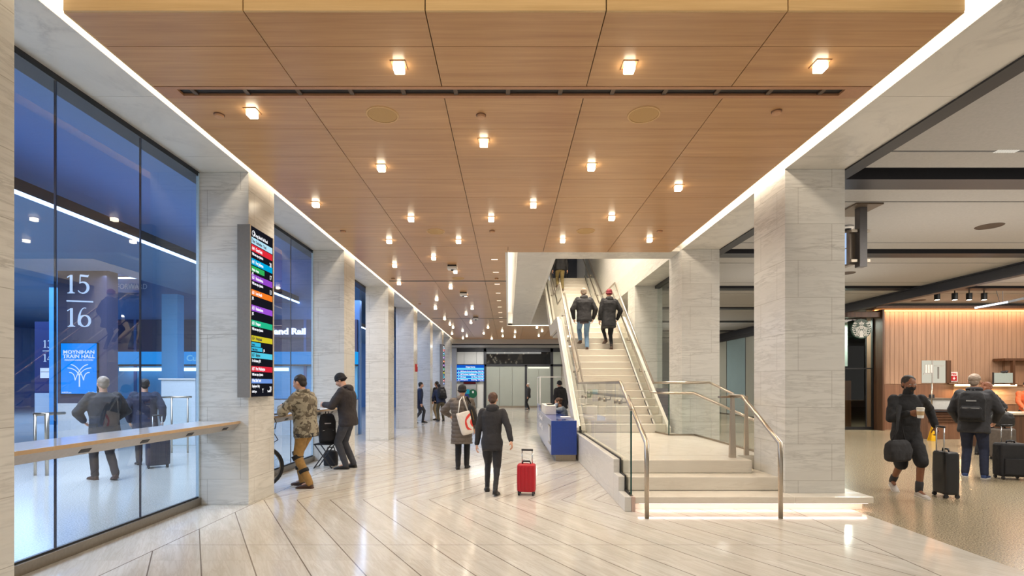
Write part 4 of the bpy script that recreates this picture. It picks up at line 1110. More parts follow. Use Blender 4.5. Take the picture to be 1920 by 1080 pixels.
# ------------------------------------------------------------------ coffee shop
HY = 18.2
h = lambda px: FX(px, HY); hz = lambda py: FZ(py, HY)
struct(MB().box(12.95, 24, HY, HY + .3, 0, 4.32).build('wall_shop', M_SLAT))
t = NT('ribs')
# vertical ribs of the slatted wall: shallow boards
b = MB()
for k in range(64):
    x = 13.25 + k * .16
    b.box(x, x + .152, HY - .022, HY, 1.62, 4.22)
o = b.build('wall_shop_slats', wood('rib_wood', (150, 118, 96), (182, 146, 118), 'Z', rough=.5), bevel=.006); struct(o)
struct(MB().box(13.1, 24, HY - .02, HY, 0, 1.60).build('wall_shop_base', M_BROWNWALL))
b = MB(); b.box(12.95, 13.02, HY - .5, HY, 0, 4.2); b.box(13.06, 13.16, HY - .2, HY, .3, 4.15); b.box(13.2, 13.26, HY - .1, HY, .6, 4.1)
struct(b.build('trim_11', M_WALNUT))
struct(MB().box(12.7, 24, HY - .55, HY, 4.24, 4.32).build('trim_12', M_WALNUT))
MB().box(13.0, 24, HY - .10, HY - .04, 4.19, 4.235).build('shop_cove_light', E_WARM)
tag(bpy.data.objects['shop_cove_light'], 'warm orange light strip along the top of the slatted shop wall', 'light')
area('shop_cove', (17.5, HY - .25, 4.2), (R(30), 0, 0), 9, .1, 60, (255, 205, 160))
area('shop_top', (16, HY - 2.2, 4.2), (R(20), 0, 0), 6, .6, 130, (255, 240, 226))
# smoked glass front left of the slats
sw = sempty('window_12', (12.4, HY, 0))
MB().box(11.9, 12.93, HY - .04, HY - .02, .1, 4.0).build('pane', G_SHOP, sw)
MB().box(11.9, 12.95, HY - .06, HY, 0, .1).build('sill', M_BLACK, sw)
MB().box(11.9, 12.95, HY - .06, HY, hz(692), hz(690)).build('rail', M_BLACK, sw)
MB().box(12.9, 12.95, HY - .08, HY, 0, 4.1).build('frame', M_BLACK, sw)
MB().box(12.7, 12.72, HY - .05, HY - .01, .1, 4.0).build('mullion', M_DARK, sw)
MB().box(11.8, 13.0, HY - .4, HY, 3.95, 4.12).build('header', M_WALNUT, sw)
# pale curtain-like panel seen through it and a dark low wall
struct(MB().box(11.8, 13.0, HY + 1.4, HY + 1.5, 2.3, 4.0).build('wall_shop_inner', plain('inner_pale', (190, 206, 200), .5)))
struct(MB().box(11.8, 13.0, HY + 1.2, HY + 1.5, 0, 1.75).build('wall_shop_inner_base', M_WALNUT))
area('shop_inside', (12.5, HY + .8, 3.9), (0, 0, 0), .8, .5, 110, (250, 250, 240))
# round coffee sign
cs = thing('coffee_sign', 'round green and white crowned figure sign hanging before the smoked glass', 'sign', (h(1605), HY - .3, hz(618)))
CX, CZZ, CR = h(1605), hz(618), .345
Y0 = HY - .28
MB().cyl((CX, Y0, CZZ), (CX, Y0 + .06, CZZ), CR, seg=40).build('disc', plain('sign_green', (22, 66, 46), .4), cs)
b = MB(); M = face_cam((CX, Y0 - .002, CZZ))
# waves left and right, crown, face, hair
for sg in (-1, 1):
    for k in range(6):
        yy = -.20 + k * .075
        rr = math.sqrt(max(CR ** 2 - yy ** 2, .01)) - .02
        b.stroke([(sg * rr, yy + .02), (sg * (rr - .06), yy - .005), (sg * (rr - .13), yy + .01)], [.03, .034, .008], M, .004)
    for k in range(3):
        x0 = .05 + k * .05
        b.stroke([(sg * x0 * .7, .12 - k * .03), (sg * (x0 + .05), .02), (sg * (x0 + .0), -.12), (sg * (x0 + .07), -.26)], [.02, .03, .03, .022], M, .004)
    b.stroke([(sg * .2, .17), (sg * .25, .235), (sg * .17, .2)], [.01, .04, .01], M, .004)
b.stroke([(0, .11), (0, -.02)], .10, M, .004)                                   # face
b.stroke([(0, -.05), (0, -.3)], [.06, .16], M, .004)                             # body
b.stroke([(-.09, .17), (0, .15), (.09, .17)], .025, M, .004)
for x, y_, q in ((-.1, .23, .03), (-.05, .25, .035), (0, .28, .05), (.05, .25, .035), (.1, .23, .03)):
    b.stroke([(x * .7, .18), (x, y_)], [q, .004], M, .004)
b.build('emblem', plain('sign_white', (232, 232, 226), .4), cs)
b = MB(); M = face_cam((CX, Y0 - .0075, CZZ))
for sg in (-1, 1): b.stroke([(sg * .012, .06), (sg * .036, .062)], .009, M, .001)
b.stroke([(0, .055), (.004, .02)], .006, M, .001); b.stroke([(-.018, -.002), (.018, -.002)], .009, M, .001)
b.build('features', plain('sign_green', (22, 66, 46), .4), cs)
MB().tube([(CX, Y0 + .03, CZZ + CR), (CX, Y0 + .03, 3.96)], .012).build('hanger', M_BLACK, cs)
# pass-through opening with white shelves
po = thing('service_hatch', 'bright square hatch with white shelving in the slatted shop wall', 'hatch', (h(1752), HY - .1, hz(718)))
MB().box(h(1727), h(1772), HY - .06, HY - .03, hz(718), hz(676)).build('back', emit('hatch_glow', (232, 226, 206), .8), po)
MB().box(h(1770), h(1778), HY - .12, HY - .03, hz(718), hz(676)).build('jamb', M_WALNUT, po)
b = MB(); b.box(h(1744), h(1746), HY - .09, HY - .06, hz(718), hz(676)); b.box(h(1728), h(1743), HY - .09, HY - .06, hz(702), hz(700)); b.box(h(1749), h(1766), HY - .09, HY - .06, hz(687), hz(685.5))
b.build('shelf', M_PANEL, po)
for px in (1731, 1736, 1741): MB().box(h(px), h(px) + .05, HY - .1, HY - .06, hz(699), hz(684)).build('carton', M_WHITE, po)
b = MB(); b.box(h(1755), h(1757), HY - .09, HY - .06, hz(710), hz(688)); b.build('handle', M_GREYP, po)
fs = thing('extinguisher_sign', 'red and white arrow sign on the slatted shop wall', 'sign', (h(1786), HY - .05, hz(715)))
MB().box(h(1779), h(1793), HY - .055, HY - .032, hz(715.5), hz(697.5)).build('plate', M_WHITE, fs)
MB().box(h(1780.5), h(1791.5), HY - .06, HY - .055, hz(714), hz(704.5)).build('red_field', M_RED, fs)
b = MB(); M = face_cam((h(1786), HY - .061, hz(709)))
b.stroke([(0, .055), (0, -.01)], .03, M, .002); b.stroke([(0, 0), (0, -.06)], [.1, .004], M, .002)
b.build('arrow', M_WHITE, fs)
MB().text('FIRE', .10, face_cam((h(1786), HY - .057, hz(703))), .001, .004, 'CENTER', 1.0).build('lettering', M_RED, fs)
# shelf frame, glass screen, lamps
sh = thing('shelf_frame', 'dark frame with a broad header over the bar at the right edge', 'shelf', (h(1890), HY - .4, hz(720)))
MB().box(h(1859), h(1960), HY - .5, HY - .05, hz(677.5), hz(673)).build('header', M_WALNUT, sh)
MB().box(h(1873.5), h(1877.5), HY - .5, HY - .4, hz(722), hz(677.5)).build('post', M_WALNUT, sh)
MB().box(h(1878), h(1960), HY - .12, HY - .05, hz(722), hz(677.5)).build('back_panel', M_SLAT, sh)
gs = thing('glass_screen', 'pale glass splash screen on the bar behind the man with the backpack', 'screen', (h(1855), HY - .5, hz(722)))
MB().box(h(1838), h(1873), HY - .5, HY - .48, hz(718), hz(699.5)).build('pane', plain('screen_pale', (160, 172, 168), .25), gs)
MB().box(h(1837), h(1838.5), HY - .51, HY - .47, hz(722), hz(699)).build('post', M_CHAR, gs)
b = MB(); b.ell((h(1856), HY - .49, hz(698)), (.09, .05, .04)); b.ell((h(1862), HY - .49, hz(697.5)), (.05, .04, .05)); b.build('tap', M_CHAR, gs, smooth=True)
for (a, c, lab) in ((1777, 1814, 'glowing strip lamp under the bar shelf, left of the man with the backpack'), (1828, 1889, 'glowing strip lamp under the bar shelf, right of the man with the backpack')):
    t = thing('strip_lamp', lab, 'light', (h((a + c) / 2), HY - .3, hz(722)))
    MB().box(h(a), h(c), HY - .34, HY - .28, hz(724), hz(720.5)).build('diffuser', emit('bar_led', (255, 226, 176), 4.5), t)
    MB().box(h(a) - .02, h(c) + .02, HY - .36, HY - .02, hz(720.5), hz(719.5)).build('shelf', M_WALNUT, t)
    area('bar_lamp', (h((a + c) / 2), HY - .3, hz(725)), (R(-15), 0, 0), .9, .05, 22, (255, 214, 160))
struct(MB().box(h(1786), 24, HY - .035, HY - .02, .9, 1.60).build('wall_splashback', marble('brown_stone', tone=(176, 140, 112), vein=(204, 176, 150), rough=.25)))
# counters
kc = thing('pastry_counter', 'slatted wooden counter with a glass pastry case beside the shop wall', 'counter', (FX(1760, 15), 15.2, 0))
MB().box(FX(1740, 15), FX(1800, 15), 15.0, 16.0, 0, FZ(772, 15)).build('body', M_BROWNWALL, kc)
b = MB()
for k in range(5): b.box(FX(1740, 15), FX(1800, 15), 14.97, 15.0, .5 + k * .075, .55 + k * .075)
b.build('slats', M_WALNUT, kc)
MB().box(FX(1736, 15), FX(1803, 15), 14.93, 16.05, FZ(772, 15), FZ(769.5, 15)).build('worktop', M_DARK, kc)
MB().box(FX(1751, 15), FX(1786, 15), 15.05, 15.6, FZ(768.5, 15), FZ(748, 15)).build('pastry_case', plain('case_pale', (190, 190, 186), .2), kc, bevel=.02)
MB().box(FX(1750, 15), FX(1787, 15), 15.02, 15.62, FZ(749, 15), FZ(746.5, 15)).build('case_lid', M_STEEL2, kc)
MB().tube([(FX(1747, 15), 15.0, FZ(769, 15)), (FX(1747, 15), 15.0, FZ(719, 15))], .018).build('upright', M_STEEL, kc, smooth=True)
MB().box(FX(1757, 15), FX(1763, 15), 15.2, 15.3, FZ(746.5, 15), FZ(740, 15)).build('card_reader', M_CHAR, kc)
fx = thing('fire_extinguisher', 'red bottle standing on the counter end by the hatch', 'fire extinguisher', (FX(1751, 15), 15.85, FZ(769.5, 15)))
c = V(fx.location)
MB().lathe([(.0, .0), (.05, .005), (.05, .3), (.03, .37), (.015, .4), (.0, .4)], c + V((0, 0, .6))).build('bottle', M_RED, fx, smooth=True)
MB().lathe([(.045, 0), (.045, .6), (.03, .6)], c).build('stand', M_DARK, fx)
MB().box(c.x - .05, c.x + .02, c.y - .02, c.y + .02, c.z + .99, c.z + 1.03).build('valve', M_CHAR, fx)
wf = thing('floor_sign', 'small yellow wet floor sign at the foot of the wooden counter', 'sign', (FX(1745, 14.6), 14.6, 0))
x0 = FX(1745, 14.6)
b = MB(); b.prism([(x0 - .06, 14.50, 0), (x0 + .10, 14.50, 0), (x0 + .10, 14.56, .42), (x0 + .02, 14.56, .42)], (0, .015, 0)); b.build('front_leaf', plain('sign_yellow', (232, 180, 20), .45), wf)
b = MB(); b.prism([(x0 - .06, 14.66, 0), (x0 + .10, 14.66, 0), (x0 + .10, 14.60, .42), (x0 + .02, 14.60, .42)], (0, -.015, 0)); b.build('rear_leaf', plain('sign_yellow', (232, 180, 20), .45), wf)
rc = thing('bar_counter', 'dark brown bar counter at the right edge of the shop', 'counter', (13.2, 12.8, 0))
MB().box(FX(1882, 12.5), 16.5, 12.5, 13.4, 0, .86).build('body', M_WALNUT, rc)
MB().box(FX(1880, 12.5), 16.6, 12.45, 13.45, .86, .90).build('worktop', plain('bar_top', (196, 180, 156), .2), rc)
pl_ = MB().box(FX(1893, 12.7), FX(1912, 12.7), 12.65, 12.95, .90, .912).build('menu_sheet', M_WHITE)
tag(pl_, 'white paper menu lying on the dark bar counter', 'paper')
# spotlights and pendant line
proto = None
for k, px in enumerate((1757, 1790, 1817, 1845)):
    lab = 'black ceiling spotlight before the shop, %s from the left in the row of four' % ORD[k]
    d = 15.3
    if proto is None:
        proto = thing('spotlight', lab, 'spotlight', (FX(px, d), d, RCZ), group='black spotlights before the shop')
        MB().cyl((0, 0, -.28), (0, 0, -.08), .075, seg=18).build('can', M_BLACK, proto, world=False, smooth=False)
        MB().cyl((0, 0, -.08), (0, 0, -.002), .015, seg=10).build('stem', M_BLACK, proto, world=False)
        MB().cyl((0, 0, -.284), (0, 0, -.279), .06, seg=18).build('lens', E_LAMP, proto, world=False)
    else: dup(proto, (FX(px, d), d, RCZ), label=lab)
    l = bpy.data.lights.new('shop_spot', 'SPOT'); l.energy = 110; l.color = lin((255, 242, 226))[:3]; l.spot_size = R(80); l.spot_blend = .6; l.shadow_soft_size = .06
    o = bpy.data.objects.new('shop_spot', l); COL.objects.link(o); o.location = (FX(px, d), d, RCZ - .3); o.rotation_euler = (R(20), 0, 0)
pn = thing('pendant_light', 'slim white line pendant hanging on wires near the top right shop wall', 'pendant light', (FX(1858, 14), 14, RCZ))
MB().bar(P(1829, 577, 14), P(1888, 566.5, 14.0), .05, .05).build('diffuser', emit('strip_white', (226, 236, 255), 3), pn)
MB().bar(P(1888, 566.5, 14), P(1925, 558, 14.0), .05, .06).build('carrier', M_BLACK, pn)
b = MB(); b.tube([P(1875, 569, 14), P(1868, 545, 14)], .006, 6); b.tube([P(1880, 568, 14), P(1880, 546, 14)], .006, 6); b.build('wire', M_BLACK, pn)
# ------------------------------------------------------------------ people
SKIN = plain('skin', (206, 156, 128), .5, grain=.05, scale=40)
SKIN2 = plain('skin_brown', (128, 84, 60), .5, grain=.05, scale=40)
LIP = plain('lips', (150, 86, 76), .5); LIP2 = plain('lips_brown', (92, 52, 46), .5)
EYE = plain('eyes', (26, 20, 18), .2); EYEW = plain('eye_white', (222, 216, 208), .3)
def cloth(name, rgb, rough=.85, grain=.16, scale=18):
    return plain(name, rgb, rough, 0, grain, scale, bump=.006)

def ik(a, c, l1, l2, hint):
    """joint between a and c for bone lengths l1, l2, bending towards hint"""
    a, c = V(a), V(c); d = c - a; L = d.length
    if L > (l1 + l2) * .998: c = a + d.normalized() * (l1 + l2) * .998; d = c - a; L = d.length
    x = (l1 * l1 - l2 * l2 + L * L) / (2 * L); h2 = max(l1 * l1 - x * x, 0)
    n = d.normalized(); hv = V(hint) - n * V(hint).dot(n); hv.normalize()
    return a + n * x + hv * math.sqrt(h2), c

def hand(b, wrist, d, nrm, side, H, curl=.5):
    """palm, four fingers and a thumb; d points along the fingers, nrm out of the palm"""
    d = V(d).normalized(); nrm = V(nrm); nrm = (nrm - d * nrm.dot(d)).normalized()
    s = d.cross(nrm) * side                      # towards the thumb
    k = H / 1.75
    W = V(wrist)
    # palm
    rings = []
    for u, w_, t_ in ((-.01, .026, .020), (.02, .036, .019), (.06, .042, .017), (.09, .041, .014), (.097, .034, .010)):
        c = W + d * u * k
        rings.append([c + s * (w_ * k * math.cos(2 * PI * j / 12)) + nrm * (t_ * k * math.sin(2 * PI * j / 12)) for j in range(12)])
    b.rings(rings)
    for i, (o, L) in enumerate(((.031, .072), (.0105, .082), (-.0105, .076), (-.030, .060))):
        p = W + d * (.088 - abs(o) * .25) * k + s * o * k
        dd = (d + s * o * 2.2).normalized()
        a = 0
        for q, f_ in enumerate((.45, .31, .24)):
            a += curl * (.55 + .35 * q) * (1 + .12 * i)
            v = dd * math.cos(a) + nrm * math.sin(a)
            p2 = p + v * L * f_ * k
            b.cap(p, p2, (.0088 - .0008 * q) * k, (.0082 - .0008 * q) * k, 8)
            p = p2
    p = W + d * .022 * k + s * .030 * k
    v = (d * .75 + s * .6 + nrm * (.25 + .3 * curl)).normalized(); p2 = p + v * .042 * k
    b.cap(p, p2, .0125 * k, .0105 * k, 8)
    v = (d * .9 + s * .15 + nrm * (.3 + .5 * curl)).normalized(); b.cap(p2, p2 + v * .034 * k, .010 * k, .0085 * k, 8)

def person(label, loc, rotz, H=1.75, lean=0, hip=.515, twist=0, feet=((-.055, 0, 0), (.055, 0, 0)), foot_rot=(8, -8), heel=(0, 0), hands=None, hand_dir=None, elbow=((-.6, -.7, 0), (.6, -.7, 0)),
           pitch=0, yaw=0, jacket=None, jlen=.06, trousers=None, shoes=None, hair=None, hairstyle='short', hat=None, hood=None, skin=None, bulk=1.0, legs='long', curl=.5, fine=True, quilt=0, gloves=None,
           cover=None, skirt=1.0, side_lean=0, knee=((0, 1, 0), (0, 1, 0)), seat=False, sleeve=1.0):
    skin = skin or SKIN
    lips = LIP2 if skin is SKIN2 else LIP
    t = thing('person', label, 'person', loc, R(rotz), group='people in the station')
    vx = .0075 if fine else .011
    S = lambda *q: V(q) * H
    hp = V((0, 0, hip * H))
    T = Matrix.Translation(hp) @ Matrix.Rotation(R(twist), 4, 'Z') @ Matrix.Rotation(R(side_lean), 4, 'Y') @ Matrix.Rotation(R(-lean), 4, 'X')
    tp = lambda *q: T @ (V(q) * H)
    # joints
    ank, kne, hj = [], [], []
    for s_, f_, hl, kn in zip((-1, 1), feet, heel, knee):
        a = V(f_) * H + V((0, -.02 * H, (.045 * H) + hl * H))
        h0 = hp + V((s_ * .052 * H, 0, -.005 * H))
        k_, a2 = ik(h0, a, .250 * H, .245 * H, kn)
        hj.append(h0); kne.append(k_); ank.append(a2)
    sh = [tp(-.108 * (.94 + .06 * bulk), 0, .285), tp(.108 * (.94 + .06 * bulk), 0, .285)]
    if hands is None: hands = (None, None)
    hw, el = [], []
    for i, s_ in enumerate((-1, 1)):
        tgt = hands[i]
        w_ = V(tgt) * H if tgt is not None else tp(s_ * .165, .03, -.03)
        e_, w_ = ik(sh[i], w_, .170 * H, .150 * H, elbow[i] if tgt is not None else (s_ * .5, -1, 0))
        el.append(e_); hw.append(w_)
    nb = tp(0, 0, .312)
    Hd = Matrix.Translation(tp(0, .012, .335)) @ Matrix.Rotation(R(twist * .5 - yaw), 4, 'Z') @ Matrix.Rotation(R(-(lean * .35 + pitch)), 4, 'X')
    hd = lambda *q: Hd @ (V(q) * H)
    HR = Hd.to_3x3()
    # ---- body: one continuous skin
    b = MB()
    r_ = .86
    b.loft([(z * H, rx * H * r_, ry * H * r_, 0, cy * H) for z, rx, ry, cy in ((-.05, .08, .06, -.005), (0, .09, .068, -.005), (.08, .08, .06, 0), (.16, .086, .064, 0), (.24, .1, .066, -.004), (.285, .085, .055, -.006), (.312, .045, .045, 0))], T)
    b.cap(nb - V((0, 0, .02 * H)), hd(0, -.005, .03), .034 * H, .031 * H, 14)
    for i in (0, 1):
        b.cap(sh[i], el[i], .027 * H, .022 * H); b.cap(el[i], hw[i], .0215 * H, .0155 * H)
        b.cap(hj[i], kne[i], .044 * H, .030 * H); b.cap(kne[i], ank[i], .030 * H, .020 * H)
        fd = V((math.sin(R(foot_rot[i])) * -1, math.cos(R(foot_rot[i])), 0))
        b.cap(ank[i], ank[i] + fd * .06 * H + V((0, 0, -.018 * H)), .019 * H, .013 * H)
        wd = (hw[i] - el[i]).normalized()
        s_ = -1 if i == 0 else 1
        dd, nn = (None, None) if not hand_dir or hand_dir[i] is None else hand_dir[i]
        dd = V(dd) if dd else wd
        nn = V(nn) if nn else V((-s_, .25, 0))
        hand(b, hw[i] + wd * .005, dd, nn, 1 if i == 0 else -1, H, curl)
    # head: cranium, face, jaw, nose, ears, brow, chin
    b.ell(hd(0, -.004, .088), (.0435 * H, .055 * H, .050 * H), HR, 20, 14)
    b.ell(hd(0, .012, .060), (.036 * H, .040 * H, .050 * H), HR, 18, 12)
    b.ell(hd(0, .030, .032), (.020 * H, .018 * H, .015 * H), HR)
    b.cap(hd(0, .050, .078), hd(0, .061, .058), .0055 * H, .0085 * H, 10)
    b.cap(hd(-.018, .046, .086), hd(.018, .046, .086), .006 * H, .006 * H, 8)
    for s_ in (-1, 1):
        b.ell(hd(s_ * .0445, -.006, .070), (.006 * H, .012 * H, .018 * H), HR)
        b.ell(hd(s_ * .022, .040, .060), (.012 * H, .012 * H, .012 * H), HR)
    bd = b.solid('body', skin, t, vx, 2)
    e_ = MB()
    for s_ in (-1, 1): e_.ell(hd(s_ * .0175, .0475, .0755), (.0075 * H, .004 * H, .0042 * H), HR, 10, 8)
    e_.build('eyes', EYEW, bd, smooth=True, world=False)
    e_ = MB()
    for s_ in (-1, 1): e_.ell(hd(s_ * .0175, .0505, .0755), (.0036 * H, .0018 * H, .0036 * H), HR, 10, 8)
    e_.build('irises', EYE, bd, smooth=True, world=False)
    e_ = MB(); e_.cap(hd(-.011, .0505, .0405), hd(.011, .0505, .0405), .0045 * H, .0045 * H, 8); e_.build('lips', lips, bd, smooth=True, world=False)
    # ---- trousers / skirt of legs
    if trousers:
        b = MB()
        b.loft([(z * H, rx * H, ry * H, 0, cy * H) for z, rx, ry, cy in ((-.07, .05, .05, -.008), (-.045, .088, .072, -.01), (.0, .098, .078, -.006), (.06, .092, .072, 0), (.075, .088, .068, 0))], T)
        for i in (0, 1):
            b.cap(hj[i] + V((0, 0, -.005 * H)), kne[i], .058 * H, .040 * H, 14)
            if legs == 'long':
                b.cap(kne[i], ank[i] + V((0, 0, .0 * H)), .040 * H, .031 * H, 14)
            elif legs == 'slim':
                b.cap(kne[i], ank[i] + V((0, 0, .0 * H)), .034 * H, .023 * H, 14)
            elif legs == 'short':
                b.cap(hj[i] * .5 + kne[i] * .5, kne[i] * 1.02 - hj[i] * .02, .058 * H, .050 * H, 14)
        b.solid('trousers' if legs != 'short' else 'shorts', trousers, t, vx * 1.5, 3, .014, .09)
    # ---- shoes
    if shoes:
        sm, sole = shoes if isinstance(shoes, tuple) else (shoes, shoes)
        for i in (0, 1):
            fd = V((math.sin(R(foot_rot[i])) * -1, math.cos(R(foot_rot[i])), 0)); rt = V((fd.y, -fd.x, 0))
            tip = -heel[i] * 1.15 * H
            base = V((ank[i].x, ank[i].y, ank[i].z - .045 * H))
            b = MB(); rings = []
            for u, w_, h_ in ((-.032, .016, .030), (-.024, .022, .045), (.0, .024, .050), (.03, .024, .044), (.06, .027, .032), (.09, .028, .026), (.112, .020, .020), (.12, .010, .012)):
                c = base + fd * u * H; c.z += tip * max(u + .02, 0) / .12
                ring = []
                for j in range(14):
                    a = 2 * PI * j / 14; sn = math.sin(a)
                    ring.append(c + rt * (w_ * H * math.cos(a)) + V((0, 0, (h_ * H * .5) * (1 + sn * (1 if sn > 0 else 1)))))
                rings.append(ring)
            b.rings(rings)
            b.cap(ank[i] + V((0, 0, -.005 * H)), ank[i] + (kne[i] - ank[i]).normalized() * .035 * H, .023 * H, .025 * H)
            sh_ = b.solid('shoe', sm, t, .009, 3)
            b = MB()
            b.rings([[base + fd * u * H + V((0, 0, tip * max(u + .02, 0) / .12)) + rt * (w_ * 1.06 * H * math.copysign(1, q)) + V((0, 0, z_ * H)) for q, z_ in ((-1, 0), (1, 0), (1, .009), (-1, .009))] for u, w_ in ((-.035, .014), (-.022, .023), (.03, .024), (.07, .028), (.1, .025), (.123, .010))])
            b.build('sole', sole, sh_, world=False, bevel=.003)
    # ---- jacket
    if jacket:
        B = bulk
        b = MB()
        hem = -jlen
        secs = []
        if hem < -.1:                      # long coat: skirt hangs straight down
            for q in (1.0, .66, .33):
                z = hem * q
                secs.append((z, (.098 + .010 * q) * B * skirt, (.080 + .012 * q) * B * skirt, 0, -.004 - .1 * lean / 57 * 0))
        else:
            secs.append((hem, .100 * B, .076 * B, 0, -.004))
            secs.append((hem + .02, .104 * B, .080 * B, 0, -.004))
        secs += [(.0, .100 * B, .078 * B, 0, -.004), (.08, .096 * B, .074 * B, 0, .0), (.16, .104 * B, .078 * B, 0, -.002), (.23, .114 * B, .078 * B, 0, -.008), (.275, .108 * B, .066 * B, 0, -.010), (.305, .07, .055, 0, -.006), (.325, .047, .048, 0, .002)]
        b.loft([(z * H, rx * H, ry * H, cx * H, cy * H) for z, rx, ry, cx, cy in secs], T, seg=22)
        for i in (0, 1):
            b.cap(sh[i] + (tp(0, 0, .25) - sh[i]) * .1, el[i], .043 * H * B, .036 * H * B, 14)
            if sleeve == 1.0: b.cap(el[i], el[i] + (hw[i] - el[i]) * .93, .036 * H * B, .027 * H * (B * .5 + .5), 14)
            else: b.cap(el[i], el[i] + (hw[i] - el[i]) * sleeve, .036 * H * B, .030 * H, 14)
        j = b.solid('coat' if hem < -.1 else 'jacket', jacket, t, vx * 1.5, 3, .02 if not quilt else .008, .10)
        j['q'] = 1
        if quilt: QUILT.append((j, quilt))
    # ---- hood hanging behind the neck, scarf, hood up
    if hood == 'down':
        b = MB()
        b.ell(tp(0, -.052, .305), (.062 * H, .030 * H, .045 * H), T.to_3x3()); b.ell(tp(0, -.03, .335), (.060 * H, .040 * H, .020 * H), T.to_3x3())
        b.tube([tp(.052 * math.cos(a), .045 * math.sin(a), .325 - .012 * math.sin(a)) for a in [2 * PI * q / 14 for q in range(14)]], .016 * H, 8, True)
        b.solid('hood', jacket, t, vx * 1.5, 4, .012, .06)
    if hood == 'collar':
        b = MB(); b.tube([tp(.046 * math.cos(a), .044 * math.sin(a), .33) for a in [2 * PI * q / 16 for q in range(16)]], .020 * H, 10, True)
        b.solid('collar', jacket, t, vx * 1.5, 3)
    # ---- hair / hat
    if hair:
        b = MB()
        if hairstyle == 'short':
            b.ell(hd(0, -.012, .096), (.048 * H, .056 * H, .052 * H), HR, 20, 14); b.ell(hd(0, -.034, .062), (.038 * H, .028 * H, .036 * H), HR)
        elif hairstyle == 'fringe':
            b.ell(hd(0, -.010, .086), (.049 * H, .056 * H, .046 * H), HR, 20, 14); b.ell(hd(0, -.036, .050), (.040 * H, .026 * H, .036 * H), HR)
        elif hairstyle == 'curly':
            b.ell(hd(0, -.014, .090), (.060 * H, .062 * H, .060 * H), HR, 20, 14); b.ell(hd(0, -.036, .045), (.060 * H, .040 * H, .055 * H), HR)
            for q in range(26):
                a = rnd.uniform(0, 2 * PI); z = rnd.uniform(.01, .13)
                rr = .052
                x_, y_ = rr * math.cos(a), rr * math.sin(a) - .022
                if y_ > .02 and z < .1: continue
                b.ell(hd(x_, y_, z), (.016 * H,) * 3, HR, 8, 6)
        elif hairstyle == 'bun':
            b.ell(hd(0, -.012, .094), (.048 * H, .057 * H, .052 * H), HR, 20, 14); b.ell(hd(0, -.03, .06), (.040 * H, .030 * H, .04 * H), HR); b.ell(hd(0, -.065, .095), (.024 * H,) * 3, HR)
        b.solid('hair', hair, t, .008, 2, .012, .03)
    if hat:
        b = MB()
        b.ell(hd(0, -.008, .104), (.051 * H, .060 * H, .052 * H), HR, 20, 14); b.ell(hd(0, -.014, .080), (.049 * H, .056 * H, .034 * H), HR, 20, 14)
        hh = b.solid('beanie', hat, t, .009, 3, .006, .04)
        b = MB(); b.tube([hd(.047 * math.cos(a), -.010 + .056 * math.sin(a), .082 + .012 * math.sin(a)) for a in [2 * PI * q / 20 for q in range(20)]], .010 * H, 8, True); b.build('cuff', hat, hh, smooth=True, world=False)
    if cover:   # face mask
        b = MB(); b.ell(hd(0, .024, .044), (.036 * H, .034 * H, .026 * H), HR, 16, 10); b.cap(nb, hd(0, .0, .02), .038 * H, .036 * H, 14); b.solid('mask', cover, t, .009, 3)
    t['tp'] = 0
    del t['tp']
    return t, dict(T=T, tp=tp, hd=hd, sh=sh, el=el, hw=hw, ank=ank, kne=kne, H=H, M=Matrix.Translation(V(loc)) @ Matrix.Rotation(R(rotz), 4, 'Z'))
QUILT = []

def backpack(label, M, mat, w=.32, h=.46, dp=.18, name='backpack'):
    """bag whose flat back lies in the local XZ plane at y=0 and bulges to -y"""
    t = thing(name, label, 'backpack', M.translation, M.to_euler().z)
    Ml = Matrix.Rotation(-M.to_euler().z, 4, 'Z') @ Matrix.Translation(-M.translation) @ M
    b = MB(); b.loft([(z, w * k / 2, dp * q / 2, 0, -dp * .5) for z, k, q in ((0, .8, .7), (.02, .96, .95), (h * .3, 1, 1.08), (h * .7, .97, .95), (h * .92, .8, .75), (h, .5, .4))], Ml, seg=20, pw=3.2)
    bo = b.solid('body', mat, t, .012, 3, .014, .08)
    b = MB(); b.loft([(z, w * k / 2 * .8, .035 * q, 0, -dp * 1.0) for z, k, q in ((.04, .8, .7), (.06, 1, 1), (h * .4, 1, 1), (h * .48, .8, .7))], Ml, seg=18, pw=3.2)
    b.solid('front_pocket', mat, bo, .01, 3, .01, .06)
    for s in (-1, 1):
        b = MB(); b.tube([Ml @ V((s * w * .22, -.02, h * .93)), Ml @ V((s * w * .30, .05, h * .95)), Ml @ V((s * w * .32, .13, h * .75)), Ml @ V((s * w * .36, .12, h * .4)), Ml @ V((s * w * .42, -.02, h * .12))], .016, 8); b.build('strap', mat, t, smooth=True, world=False)
    b = MB(); b.tube([Ml @ V((-.03, -.05, h * .96)), Ml @ V((-.025, -.05, h * 1.06)), Ml @ V((.025, -.05, h * 1.06)), Ml @ V((.03, -.05, h * .96))], .008, 8); b.build('grab_handle', mat, t, smooth=True, world=False)
    b = MB(); b.cbox((0, -dp * 1.13, h * .42), (w * .6, .006, .012), Ml); b.cbox((0, -dp * .98, h * .66), (w * .36, .01, .02), Ml); b.build('zip_patch', plain('patch_grey', (150, 150, 150), .5), bo, world=False)
    return t

